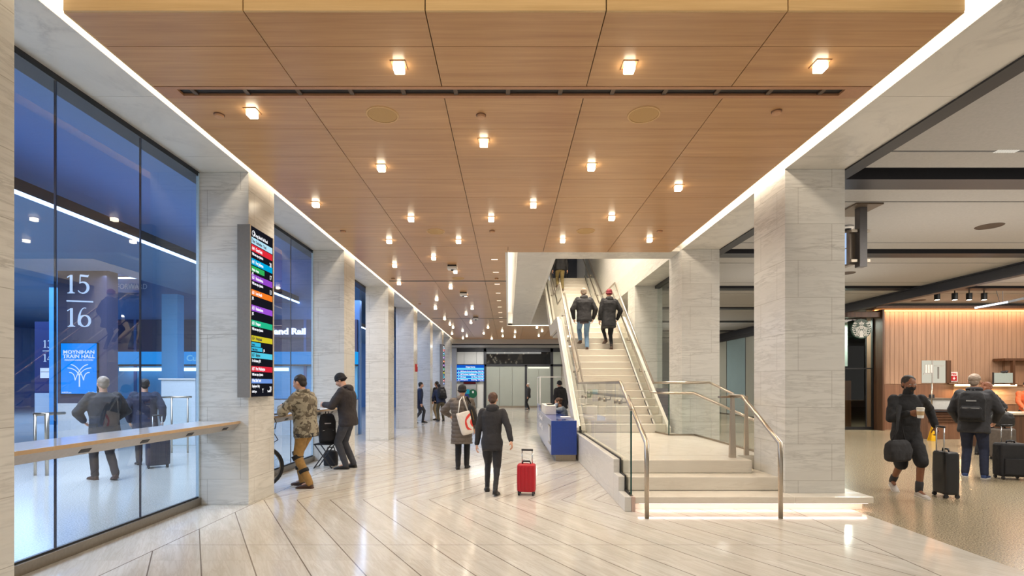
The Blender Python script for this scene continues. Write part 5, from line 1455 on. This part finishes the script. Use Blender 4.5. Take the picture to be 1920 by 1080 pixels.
def suitcase(label, loc, rotz, mat, w=.36, h=.52, dp=.24, handle=0.0, tilt=0, soft=False):
    t = thing('suitcase', label, 'suitcase', loc, R(rotz))
    Mt = Matrix.Rotation(R(tilt), 4, 'X')
    w0 = .05
    b = MB()
    b.loft([(w0 + z * h, w / 2 * k, dp / 2 * k2, 0, 0) for z, k, k2 in ((0, .9, .82), (.03, .98, .96), (.5, 1, 1), (.95, .98, .96), (1.0, .88, .8))], Mt, seg=28, pw=6)
    b.solid('shell', mat, t, .011, 3, .006 if soft else 0, .1)
    b = MB()
    if soft:
        b.loft([(w0 + z * h, w / 2 * .8, .03, 0, -dp / 2) for z in (.08, .12, .5, .55)], Mt, seg=18, pw=5)
    else:
        for q in (-.3, -.1, .1, .3): b.cbox((q * w, -dp / 2 - .0, w0 + h * .5), (.02, .014, h * .84), Mt)
    b.build('front_pocket' if soft else 'ribs', mat, t, world=False, bevel=.006)
    for x in (-1, 1):
        for y in (-1, 1):
            b = MB(); c = V((x * w * .38, y * dp * .36, .028)); b.cyl(Mt @ (c + V((-.012, 0, 0))), Mt @ (c + V((.012, 0, 0))), .028, seg=14); b.cbox((c.x, c.y, .05), (.03, .03, .03), Mt)
            b.build('wheel', M_CHAR, t, world=False)
    b = MB(); b.tube([Mt @ V((-.06, 0, w0 + h)), Mt @ V((-.05, 0, w0 + h + .035)), Mt @ V((.05, 0, w0 + h + .035)), Mt @ V((.06, 0, w0 + h))], .011, 8); b.build('carry_handle', M_CHAR, t, smooth=True, world=False)
    if handle:
        b = MB(); hh = handle
        for x in (-1, 1): b.tube([Mt @ V((x * .075, dp * .36, w0 + h * .9)), Mt @ V((x * .075, dp * .36, hh))], .009, 8)
        b.build('pull_tubes', plain('tube_silver', (206, 206, 206), .25, .8), t, smooth=True, world=False)
        b = MB(); b.tube([Mt @ V((-.085, dp * .36, hh)), Mt @ V((.085, dp * .36, hh))], .015, 10); b.build('pull_grip', M_CHAR, t, smooth=True, world=False)
    return t
# ------------------------------------------------------------------ who stands where
BLK = cloth('black_cloth', (30, 30, 33)); BLK2 = cloth('soft_black', (42, 41, 44)); NAVYC = cloth('navy_cloth', (34, 40, 62)); BRNB = cloth('brown_black', (48, 42, 42))
DENIM = cloth('denim', (112, 142, 172)); KHAKI = cloth('khaki', (150, 116, 66)); OLIVE = cloth('olive', (86, 78, 58)); TAUPE = cloth('taupe_puffer', (92, 82, 74), .6)
CHARC = cloth('charcoal_cloth', (54, 54, 58)); SLATE = cloth('slate_trousers', (60, 62, 70)); GREYB = cloth('grey_blue', (150, 164, 182)); TAN = cloth('tan_leg', (128, 112, 70))
LEATH = plain('brown_leather', (70, 46, 34), .5); BLEA = plain('black_leather', (28, 26, 26), .45); WSOLE = plain('white_sole', (214, 210, 204), .5); GSHOE = plain('grey_shoe', (176, 168, 162), .6)
HDARK = plain('dark_hair', (34, 26, 22), .6); HGREY = plain('grey_hair', (150, 132, 116), .6); HRED = plain('red_brown_hair', (128, 76, 50), .6); HBRN = plain('brown_hair', (84, 58, 42), .6); HWHITE = plain('white_hair', (206, 202, 194), .6)
def camo():
    t = NT('camouflage'); co_ = t.coords()
    n1 = t.noise(co_, 9, 2, .5, .6); n2 = t.noise(t.mapping(co_, loc=(5, 2, 1)), 12, 2, .5, .6)
    c = t.ramp(n1, [(.42, lin((110, 100, 84))), (.46, lin((146, 138, 120)))]); c = t.mix(t.math('GREATER_THAN', n2, .55), c, lin((84, 76, 62)))
    t.bsdf(c, .85); return t.m
CAMO = camo()

# 1 camouflage man at the glass
p, J = person('man in a camouflage jacket and tan trousers with knee pads walking by the glass', (-3.16, 8.0, 0), 78, 1.77, lean=5, feet=((-.05, -.05, 0), (.055, .09, 0)), hands=((-.07, .20, .70), (.07, .22, .68)), elbow=((-.8, -.6, -.3), (.8, -.6, -.3)),
              pitch=14, jacket=CAMO, jlen=.075, bulk=1.16, trousers=KHAKI, shoes=LEATH, hair=HDARK, hood='collar', skin=SKIN)
for i in (0, 1):
    a, k = J['ank'][i], J['kne'][i]
    u = (k - a).normalized()
    MB().cyl(k + u * .045, k - u * .02, .086, .083, 18).build('knee_strap', BLK, p, smooth=True, world=False)
    MB().cyl(a + u * .24, a + u * .185, .077, .074, 18).build('shin_strap', BLK, p, smooth=True, world=False)
b = MB(); b.loft([(.82 + q, .212, .165, 0, -.012) for q in (-.03, -.02, .03, .035)], None, 20); b.solid('hip_bag', BLK2, p, .012, 2)
b = MB(); b.cbox((0.02, .40, 1.235), (.075, .012, .15), None); b.build('phone', M_BLACK, p, world=False)
# 2 hooded man at the counter
p, J = person('man in a black beanie and dark brown hooded jacket standing at the window counter', (-3.06, 9.78, 0), 84, 1.84, lean=5, feet=((-.05, .02, 0), (.055, -.02, 0)), hands=((-.07, .225, .665), (.06, .24, .66)), elbow=((-.7, -.5, -.6), (.7, -.5, -.6)),
              pitch=28, jacket=BRNB, jlen=.075, bulk=1.14, trousers=SLATE, shoes=BLEA, hat=BLK, hood='down', skin=SKIN)
lt = thing('laptop', 'open black laptop on the window counter before the hooded man', 'laptop', (-3.78, 9.75, 1.117), R(80))
MB().box(-.17, .17, -.12, .12, 0, .016).build('base', M_BLACK, lt, world=False, bevel=.004)
b = MB(); b.cbox((0, 0, 0), (.34, .01, .22), Matrix.Translation((0, .17, .09)) @ Matrix.Rotation(R(-38), 4, 'X')); b.build('lid', M_BLACK, lt, world=False)
MB().box(-.14, .14, -.06, .08, .0165, .018).build('keyboard', M_CHAR, lt, world=False)
tb = MB().box(-4.02, -3.72, 7.95, 8.35, 1.117, 1.13).build('tablet', M_BLACK, bevel=.004); tag(tb, 'thin black tablet lying on the counter beside the camouflage man', 'tablet')
# stool and the bags on it
fs_ = thing('folding_stool', 'black folding stool with crossed legs at the feet of the hooded man', 'stool', (-3.50, 9.83, 0))
MB().box(-3.68, -3.33, 9.68, 9.98, .455, .475).build('seat', BLK, fs_, bevel=.008)
for yy in (9.70, 9.96):
    MB().tube([(-3.68, yy, .012), (-3.36, yy, .455)], .012, 8).build('leg', M_CHAR, fs_, smooth=True); MB().tube([(-3.34, yy, .012), (-3.66, yy, .455)], .012, 8).build('leg', M_CHAR, fs_, smooth=True)
b = MB()
for x in (-3.68, -3.34): b.tube([(x, 9.70, .02), (x, 9.96, .02)], .011, 8)
b.build('foot_bar', M_STEEL2, fs_, smooth=True)
backpack('big black backpack standing on the folding stool by the hooded man', Matrix.Translation((-3.5, 9.90, .478)) @ Matrix.Rotation(R(25), 4, 'Z') @ Matrix.Rotation(R(-4), 4, 'X'), BLK, .32, .56, .20)
bg = thing('shoulder_bag', 'black soft bag on the floor under the folding stool', 'bag', (-3.5, 10.12, 0))
b = MB(); b.loft([(z, .14 * k, .075 * k, 0, 0) for z, k in ((.0, .9), (.02, 1), (.2, 1), (.28, .85), (.30, .5))], None, 18, 3); b.solid('body', BLK2, bg, .012, 3, .012, .07)
MB().tube([(-.08, 0, .29), (-.06, 0, .36), (.06, 0, .36), (.08, 0, .29)], .01, 8).build('strap', BLK, bg, smooth=True, world=False)
# bicycle wheel peeping out behind the nearest left column
bw = thing('bicycle', 'black bicycle showing only its wheel behind the nearest left marble column', 'bicycle', (-3.62, 7.9, 0))
c = V((-3.80, 7.86, .335))
ring = lambda r: [c + V((r * math.cos(a) * .94, r * math.cos(a) * .34, r * math.sin(a))) for a in [2 * PI * k / 36 for k in range(36)]]
MB().tube(ring(.31), .024, 10, True).build('tyre', M_BLACK, bw, smooth=True)
MB().tube(ring(.28), .010, 8, True).build('rim', M_STEEL2, bw, smooth=True)
b = MB()
for k in range(14):
    a = 2 * PI * k / 14; b.tube([c, c + V((.28 * math.cos(a) * .94, .28 * math.cos(a) * .34, .28 * math.sin(a)))], .002, 5)
b.cyl(c - V((.01, -.03, 0)), c + V((.01, -.03, 0)), .03); b.build('spokes', M_STEEL2, bw)
b = MB(); b.tube([c + V((.03, -.04, 0)), c + V((-.04, 0, .38)), c + V((-.08, .0, .62))], .016, 8); b.tube([c + V((-.04, 0, .38)), c + V((-.02, .15, .1))], .016, 8); b.tube([c + V((-.10, -.15, .62)), c + V((-.06, .15, .63))], .013, 8); b.build('frame', M_BLACK, bw, smooth=True)
cb = thing('charging_cable', 'thin black charging cable hanging from the window counter edge', 'cable', (-3.56, 7.75, 1.1))
MB().tube([(-3.552, 7.78, 1.09), (-3.52, 7.78, 1.02), (-3.55, 7.80, .93), (-3.60, 7.80, .90), (-3.54, 7.80, .82), (-3.50, 7.79, .76), (-3.56, 7.78, .72), (-3.62, 7.78, .74)], .006, 6).build('cable', M_BLACK, cb, smooth=True)

# 3 woman in puffer coat with two bags
WX, WY = -.88, 9.75
p, J = person('woman in a long taupe puffer coat and black beanie carrying two bags', (WX, WY, 0), 0, 1.60, lean=4, feet=((-.04, -.03, 0), (.055, .05, 0)), hands=((-.17, .20, .62), (.15, .06, .47)), elbow=((-1, -.5, -.2), (.8, -.8, 0)),
              pitch=8, jacket=TAUPE, jlen=.215, bulk=1.22, skirt=.98, trousers=BLK, shoes=BLEA, hat=BLK, hood='down', quilt=.075, skin=SKIN, gloves=BLK)
b = MB(); b.loft([(.93, .128, .112, 0, -.0), (.965, .128, .112, 0, -.0)], None, 20); b.build('waist_belt', BLK, p, world=False, smooth=True)
tt = thing('tote_bag', 'white tote bag with red swirls behind the woman in the puffer coat', 'bag', (WX + .13, WY - .20, .70))
Mb = Matrix.Rotation(R(-14), 4, 'Y')
b = MB(); b.loft([(z, .13 * k, .045 * q, 0, 0) for z, k, q in ((-.03, .75, .6), (.0, .88, .9), (.05, .95, 1), (.25, .98, .95), (.38, 1.0, .6), (.40, 1.0, .4))], Mb, 20, 3); 
tm = NT('tote_print'); co_ = tm.coords(); x_, y_, z_ = tm.sep(co_)
rr = tm.math('SQRT', tm.math('ADD', tm.math('POWER', tm.math('SUBTRACT', x_, .16), 2.0), tm.math('POWER', tm.math('SUBTRACT', z_, .20), 2.0)))
sw_ = tm.math('GREATER_THAN', tm.math('SINE', tm.math('ADD', tm.math('MULTIPLY', rr, 62.0), tm.math('MULTIPLY', tm.noise(co_, 6, 2), 5.0))), .05)
msk = tm.math('MULTIPLY', tm.math('LESS_THAN', rr, .21), tm.math('GREATER_THAN', z_, .06))
tm.bsdf(tm.mix(tm.math('MULTIPLY', sw_, msk), lin((226, 218, 208)), lin((214, 60, 48))), .7)
b.solid('body', tm.m, tt, .009, 3, .012, .08)
MB().tube([Mb @ V((-.09, 0, .39)), Mb @ V((.0, .02, .62)), Mb @ V((.06, .08, .68)), Mb @ V((.10, .02, .39))], .010, 8).build('strap', M_WHITE, tt, smooth=True, world=False)
tt = thing('shoulder_bag', 'long black leather bag hanging beside the red and white tote', 'bag', (WX + .27, WY - .15, .84))
b = MB(); b.loft([(z, .075 * k, .05 * q, 0, 0) for z, k, q in ((.0, .7, .7), (.03, .95, 1), (.2, 1, 1.0), (.36, .7, .8), (.42, .4, .4))], Mb, 18, 2.6); b.solid('body', BLEA, tt, .009, 3)
MB().tube([Mb @ V((-.02, 0, .40)), Mb @ V((-.05, .06, .54)), Mb @ V((-.04, .16, .56)), Mb @ V((.02, .03, .38))], .009, 8).build('strap', BLEA, tt, smooth=True, world=False)
b = MB(); b.cbox((0.0, -.052, .2), (.006, .004, .2), Mb); b.build('zip', plain('brass', (190, 150, 80), .3, .9), tt, world=False)

# 4 walker with the red case
p, J = person('person in a dark jacket walking away and pulling a small red suitcase', (-.24, 7.62, 0), -4, 1.53, lean=12, hip=.50, feet=((-.05, .06, 0), (.05, -.16, 0)), heel=(0, .02), hands=((-.15, .02, .46), (.20, -.10, .48)), elbow=((-.7, -.8, 0), (.7, -.8, 0)),
              pitch=10, jacket=BLK2, jlen=.10, bulk=.94, trousers=BLK2, legs='slim', shoes=BLEA, hair=HBRN, hood='down', skin=SKIN)
suitcase('small red suitcase pulled across the marble floor by the walker in the dark jacket', (.27, 7.45, 0), -10, plain('case_red', (178, 14, 34), .4), .27, .40, .2, handle=.64, tilt=0)

# 5 group by the far columns
p, J = person('person in a navy jacket and olive trousers bending over beside a far column', (-2.93, 22.4, 0), 25, 1.74, lean=26, hip=.5, feet=((-.07, 0, 0), (.07, .03, 0)), hands=((-.1, .25, .52), (.1, .25, .52)), pitch=18, jacket=NAVYC, jlen=.06, bulk=1.15, trousers=OLIVE, shoes=BLEA, hair=HDARK, fine=False)
M = J['M'] @ J['T'] @ Matrix.Translation((0, -.16, .04))
backpack('black backpack with white patches on the bending person by the far column', M, BLK, .38, .50, .22)
person('person in a black coat and beige trousers standing beside a far column', (-3.2, 23.3, 0), 60, 1.76, lean=4, feet=((-.05, 0, 0), (.05, .02, 0)), jacket=BLK, jlen=.10, bulk=1.1, trousers=cloth('beige_cloth', (176, 156, 126)), shoes=CHARC, hair=HDARK, fine=False)
# 6 half hidden walker
person('person in a dark navy coat stepping out from behind a far marble column', (-3.72, 21.4, 0), -70, 1.74, lean=6, hip=.505, feet=((-.05, .12, 0), (.05, -.12, 0)), heel=(0, .02), jacket=NAVYC, jlen=.16, bulk=1.1, trousers=CHARC, shoes=BLEA, hair=HDARK, fine=False)
# 7 far figure
person('white haired person in dark clothes standing before the far frosted doors', (1.31, 33.0, 0), 90, 1.70, feet=((-.05, 0, 0), (.05, .02, 0)), jacket=CHARC, jlen=.08, bulk=1.1, trousers=BLK, shoes=BLEA, hair=HWHITE, fine=False)

# 9 couple climbing the stairs
def step_z(k): return Z1 + RI * k
p, J = person('man in a black jacket and blue jeans climbing the stairs', (2.10, 14.12, step_z(11)), 0, 1.74, lean=6, hip=.51, feet=((-.055, .06, .105), (.04, -.02, .0)), heel=(.01, 0), hands=((-.155, .06, .50), (.155, .06, .50)), elbow=((-1, -.7, 0), (1, -.7, 0)),
              jacket=BLK2, jlen=.07, bulk=1.2, trousers=DENIM, shoes=LEATH, hair=HGREY, hairstyle='short', hood='down', pitch=4)
b = MB(); b.loft([(.51 * 1.74 - .125 + q, .112 * 1.74 / 1.55, .082 * 1.74 / 1.5, 0, -.02) for q in (-.045, -.04, .02)], None, 18); b.build('shirt_hem', cloth('check_hem', (96, 84, 84)), p, smooth=True, world=False)
p, J = person('woman in a long black hooded coat and red hat climbing the stairs', (2.78, 14.12, step_z(11)), 3, 1.70, lean=6, hip=.51, feet=((-.04, .06, .107), (.035, -.02, 0)), heel=(.02, 0), hands=((-.15, .02, .45), (.155, .06, .50)), elbow=((-.6, -.7, 0), (1, -.7, 0)),
              jacket=BLK, jlen=.15, bulk=1.12, trousers=BLK, legs='slim', shoes=LEATH, hat=cloth('wine_red', (122, 40, 50)), hood='down', pitch=2, side_lean=3)
# 10 person near the top
p, J = person('person in khaki trousers near the top of the stairs, cut off by the ceiling edge', (2.06, 20.25, Z2 + RI * 10), 0, 1.76, lean=5, hip=.512, feet=((-.05, .06, .105), (.05, -.02, 0)), jacket=BLK, jlen=.06, bulk=1.12, trousers=TAN, shoes=LEATH, hair=HDARK, fine=False)

# 8 clerk behind the desk and a dark figure behind her
p, J = person('woman in a pale blue blouse sitting behind the blue information desk', (1.52, 13.5, 0), 82, 1.64, hip=.30, lean=14, feet=((-.06, .24, 0), (.06, .22, 0)), hands=((-.03, .135, .665), (.10, .26, .53)), elbow=((-.5, .6, -1), (.6, -.6, -.5)), pitch=16,
              jacket=GREYB, jlen=.03, bulk=1.02, trousers=BLK, shoes=BLEA, hair=HBRN, hairstyle='bun', curl=.9)
oc = thing('office_chair', 'dark office chair under the woman behind the information desk', 'chair', (1.55, 13.5, 0))
b = MB(); b.box(1.36, 1.80, 13.28, 13.72, .375, .415); b.build('seat', M_CHAR, oc, bevel=.015)
MB().box(1.76, 1.80, 13.30, 13.70, .47, .86).build('backrest', M_CHAR, oc, bevel=.012)
MB().cyl((1.58, 13.5, .06), (1.58, 13.5, .375), .03).build('column', M_STEEL2, oc)
b = MB()
for k in range(5):
    a = 2 * PI * k / 5; b.bar((1.58, 13.5, .07), (1.58 + .26 * math.cos(a), 13.5 + .26 * math.sin(a), .055), .04, .03); b.ell((1.58 + .26 * math.cos(a), 13.5 + .26 * math.sin(a), .028), (.028, .028, .028))
b.build('base', M_CHAR, oc)
person('person in a black hooded coat standing behind the seated desk woman', (1.98, 19.0, 0), 30, 1.76, lean=10, feet=((-.05, 0, 0), (.05, .02, 0)), jacket=BLK, jlen=.12, bulk=1.2, trousers=BLK2, shoes=BLEA, hat=BLK, hood='down', fine=False)

# 11 walker with cup, mask and duffel on the right
p, J = person('person in black shirt and shorts with a black mask striding past with a coffee cup', (5.84, 7.52, 0), 165, 1.77, lean=6, hip=.503, feet=((-.045, .13, 0), (.03, -.14, 0)), heel=(0, .03), hands=((-.235, -.06, .56), (.055, .19, .675)), elbow=((-.5, -.7, -.3), (.5, -.3, -1)),
              hand_dir=(None, ((-.8, .4, .15), (-.3, -.6, .1))), pitch=4, yaw=-8, jacket=BLK, jlen=.06, bulk=.98, trousers=BLK, legs='short', shoes=(GSHOE, WSOLE), hair=HDARK, skin=SKIN2, cover=BLK, curl=.8)
for i in (0, 1):
    an = J['ank'][i]; u = (J['kne'][i] - an).normalized(); MB().cap(an, an + u * .12, .046, .050).build('sock', CHARC, p, smooth=True, world=False)
hwv = J['M'] @ (J['hw'][1])
cp = thing('coffee_cup', 'large white paper coffee cup held by the striding person in black', 'cup', hwv + V((.065, -.115, -.06)))
MB().lathe([(.0, .0), (.036, .0), (.046, .13), (.0, .13)]).build('cup', M_WHITE, cp, smooth=False, world=False)
MB().lathe([(.0485, .125), (.0485, .137), (.043, .150), (.0, .150)]).build('lid', M_OFFW, cp, world=False)
MB().lathe([(.0405, .04), (.0445, .095)]).build('sleeve', plain('cup_sleeve', (190, 160, 120), .7), cp, world=False)
df = thing('duffel_bag', 'black duffel bag swinging at the hip of the striding person in black', 'bag', V((5.50, 7.22, .62)))
Md = Matrix.Rotation(R(20), 4, 'Z')
b = MB(); b.loft([(z, .23 * k, .10 * q, 0, 0) for z, k, q in ((-.10, .78, .7), (-.07, .92, .95), (.05, 1, 1), (.15, .9, .8), (.20, .7, .4))], Md, 20, 3); b.solid('body', BLK2, df, .013, 3, .018, .1)
MB().tube([Md @ V((-.14, .0, .18)), Md @ V((-.02, .0, .34)), Md @ V((.10, .05, .66)), Md @ V((.12, .02, .34)), Md @ V((.14, .0, .18))], .013, 8).build('strap', BLK, df, smooth=True, world=False)
suitcase('tall narrow black suitcase pulled by the striding person in black', (6.24, 7.30, 0), 84, plain('case_black', (30, 31, 34), .35), .30, .60, .20, handle=1.0)
# 12 traveller with backpack
p, J = person('man with a black backpack, navy trousers and blue shoes holding a suitcase handle', (8.05, 8.85, 0), -48, 1.80, lean=6, feet=((-.06, .0, 0), (.08, -.03, 0)), hands=((-.12, .12, .52), (.14, .15, .535)), elbow=((-.7, -.7, 0), (.8, -.7, -.2)),
              pitch=4, jacket=CHARC, jlen=.09, bulk=1.18, trousers=NAVYC, shoes=(plain('blue_shoe', (40, 62, 110), .6), WSOLE), hair=HGREY, hood='collar', skin=SKIN, curl=.9)
M = J['M'] @ J['T'] @ Matrix.Translation((0, -.15, .02))
backpack('black backpack on the shoulders of the man with the navy trousers', M, BLK, .36, .52, .22)
hwv = J['M'] @ J['hw'][1]
suitcase('black soft suitcase with long silver handle beside the man in navy trousers', (hwv.x + .10, hwv.y - .16, 0), -12, cloth('case_fabric', (30, 30, 34), .7), .42, .56, .26, handle=hwv.z - .06, soft=True)
# 13 woman with curly hair and her luggage
p, J = person('woman with curly red brown hair and a dark padded jacket looking at her phone', (10.75, 11.6, 0), -75, 1.67, lean=8, feet=((-.05, 0, 0), (.05, .02, 0)), hands=((-.06, .20, .70), (.06, .22, .70)), elbow=((-.8, -.6, -.4), (.8, -.6, -.4)),
              pitch=18, jacket=CHARC, jlen=.08, bulk=1.15, trousers=BLK, shoes=BLEA, hair=HRED, hairstyle='curly', hood='down', quilt=.07)
b = MB(); b.cbox((.0, .42, 1.24), (.075, .012, .15), None); b.build('phone', M_RED, p, world=False)
suitcase('grey brown suitcase with a black duffel on top, by the woman with curly hair', (FX(1880, 10.9), 10.9, 0), 10, cloth('case_taupe', (84, 74, 66), .7), .44, .62, .26, soft=True)
d2 = thing('duffel_bag', 'black duffel bag lying on the grey brown suitcase', 'bag', (FX(1880, 10.9), 10.9, .71))
b = MB(); b.loft([(z, .21 * k, .13 * k, 0, 0) for z, k in ((0, .9), (.03, 1), (.18, .98), (.27, .8), (.31, .45))], None, 20, 2.8); b.solid('body', BLEA, d2, .013, 3, .015, .09)
MB().tube([(-.09, 0, .29), (-.06, 0, .38), (.06, 0, .38), (.09, 0, .29)], .011, 8).build('handle', BLEA, d2, smooth=True, world=False)
# 14 barista at the picture edge
person('dark haired person in an orange vest behind the dark bar counter', (FX(1926, 14.2), 14.2, 0), 150, 1.70, feet=((-.05, 0, 0), (.05, .02, 0)), hands=((-.1, .2, .56), (.1, .2, .56)), jacket=plain('vest_orange', (206, 92, 40), .7), trousers=BLK, shoes=BLEA, hair=HDARK)

# 15, 16 travellers beyond the left glass
person('man in a grey jacket and dark trousers walking behind the nearest glass wall', (FX(196, 8.6), 8.6, 0), 55, 1.76, lean=5, hip=.51, feet=((-.05, .10, 0), (.05, -.10, 0)), heel=(0, .02), hands=((-.12, .14, .56), (.12, .14, .56)), elbow=((-.9, -.6, 0), (.9, -.6, 0)), jacket=CHARC, jlen=.09, bulk=1.2, trousers=BRNB, shoes=LEATH, hair=HGREY)
p, J = person('person in a navy coat pulling a dark suitcase behind the nearest glass wall', (FX(272, 10.2), 10.2, 0), 40, 1.74, lean=5, hip=.51, feet=((-.05, .08, 0), (.05, -.08, 0)), hands=((-.14, .05, .50), (.16, -.06, .50)), jacket=NAVYC, jlen=.16, bulk=1.2, trousers=BLK2, shoes=BLEA, hair=HDARK)
suitcase('dark suitcase behind the nearest glass wall beside the navy coat', (FX(296, 9.9), 9.9, 0), 40, plain('case_navy', (40, 44, 66), .4), .40, .58, .25, handle=1.0)

# ------------------------------------------------------------------ information desk
dk = thing('information_desk', 'long blue information desk beside the stair kerb', 'desk', (1.16, 12.8, 0))
BLUEP = plain('desk_pale_side', (128, 138, 176), .15, grain=.04, scale=2)
MB().box(.90, 1.425, 10.62, 10.66, .14, .85).build('end_panel', M_BLUE, dk, bevel=.004)
MB().prism([(.895, 10.66, .14), (.895, 15.8, .14), (.895, 15.8, 1.02), (.895, 14.6, 1.02), (.895, 14.6, .86), (.895, 10.66, .85)], (.03, 0, 0)).build('side_panel', BLUEP, dk)
MB().box(.925, 1.43, 10.66, 15.8, .80, .85).build('worktop', plain('desk_top_blue', (52, 70, 140), .06), dk)
MB().box(1.0, 1.42, 10.72, 15.7, 0, .14).build('plinth', M_STEEL2, dk)
MB().box(1.40, 1.43, 10.66, 12.6, .14, .80).build('rear_panel', BLUEP, dk)
MB().box(.888, .896, 10.78, 11.35, .33, .74).build('display_frame', M_STEEL2, dk)
MB().box(.884, .889, 10.84, 11.29, .37, .70).build('display', plain('display_pale', (176, 176, 186), .2), dk)
b = MB(); b.fit('Long Island', 1.5, frame((.893, 14.9, .62), (0, -1, 0), (0, 0, 1)), .002, .01, height=.15); b.fit('Rail Road', 1.25, frame((.893, 14.5, .42), (0, -1, 0), (0, 0, 1)), .002, .01, height=.13); b.build('lettering', M_WHITE, dk)
MB().box(.93, 1.20, 12.75, 14.2, .85, 1.08).build('pale_box', M_OFFW, dk, bevel=.01)
MB().box(1.40, 1.44, 12.5, 15.0, .74, .78).build('shelf', M_WHITE, dk)
sc = thing('sneeze_guard', 'clear screen in a white frame standing on the information desk', 'screen', (1.1, 14.9, 1.02))
for yy in (14.6, 15.75): MB().box(.90, .93, yy - .02, yy + .02, 1.02, 1.80).build('post', M_WHITE, sc)
MB().box(.90, .93, 14.58, 15.77, 1.80, 1.83).build('top_bar', M_WHITE, sc); MB().box(.93, 1.75, 14.585, 14.615, 1.80, 1.83).build('top_bar', M_WHITE, sc)
MB().box(.912, .918, 14.62, 15.73, 1.03, 1.80).build('pane', G_CLEAR, sc)
kb = MB().box(1.0, 1.16, 13.0, 13.4, 1.082, 1.10).build('keyboard', M_CHAR, bevel=.004); tag(kb, 'dark keyboard lying on the pale box of the information desk', 'keyboard')
nb_ = MB().box(1.20, 1.42, 11.5, 11.8, .852, .87).build('notepad', M_WHITE, bevel=.003); tag(nb_, 'white notepad on the blue top of the information desk', 'notepad')
cl = thing('cable_coil', 'black cable coiled where the desk meets the stair kerb', 'cable', (1.52, 10.9, .57))
MB().tube([(1.52 + .05 * math.cos(a), 10.9 + .05 * math.sin(a), .572 + .004 * a) for a in [.5 * k for k in range(26)]], .008, 6).build('cable', M_BLACK, cl, smooth=True)
apply_all()
# quilted rows on the puffer jackets
for o, pitch in QUILT:
    me = o.data
    nr = [v.normal.copy() for v in me.vertices]
    for v, n in zip(me.vertices, nr):
        q = abs(math.sin(PI * v.co.z / pitch))
        v.co += n * (.013 * q ** .5 - .008)
    me.update()
for o in list(SC.objects):
    if 'q' in o: del o['q']
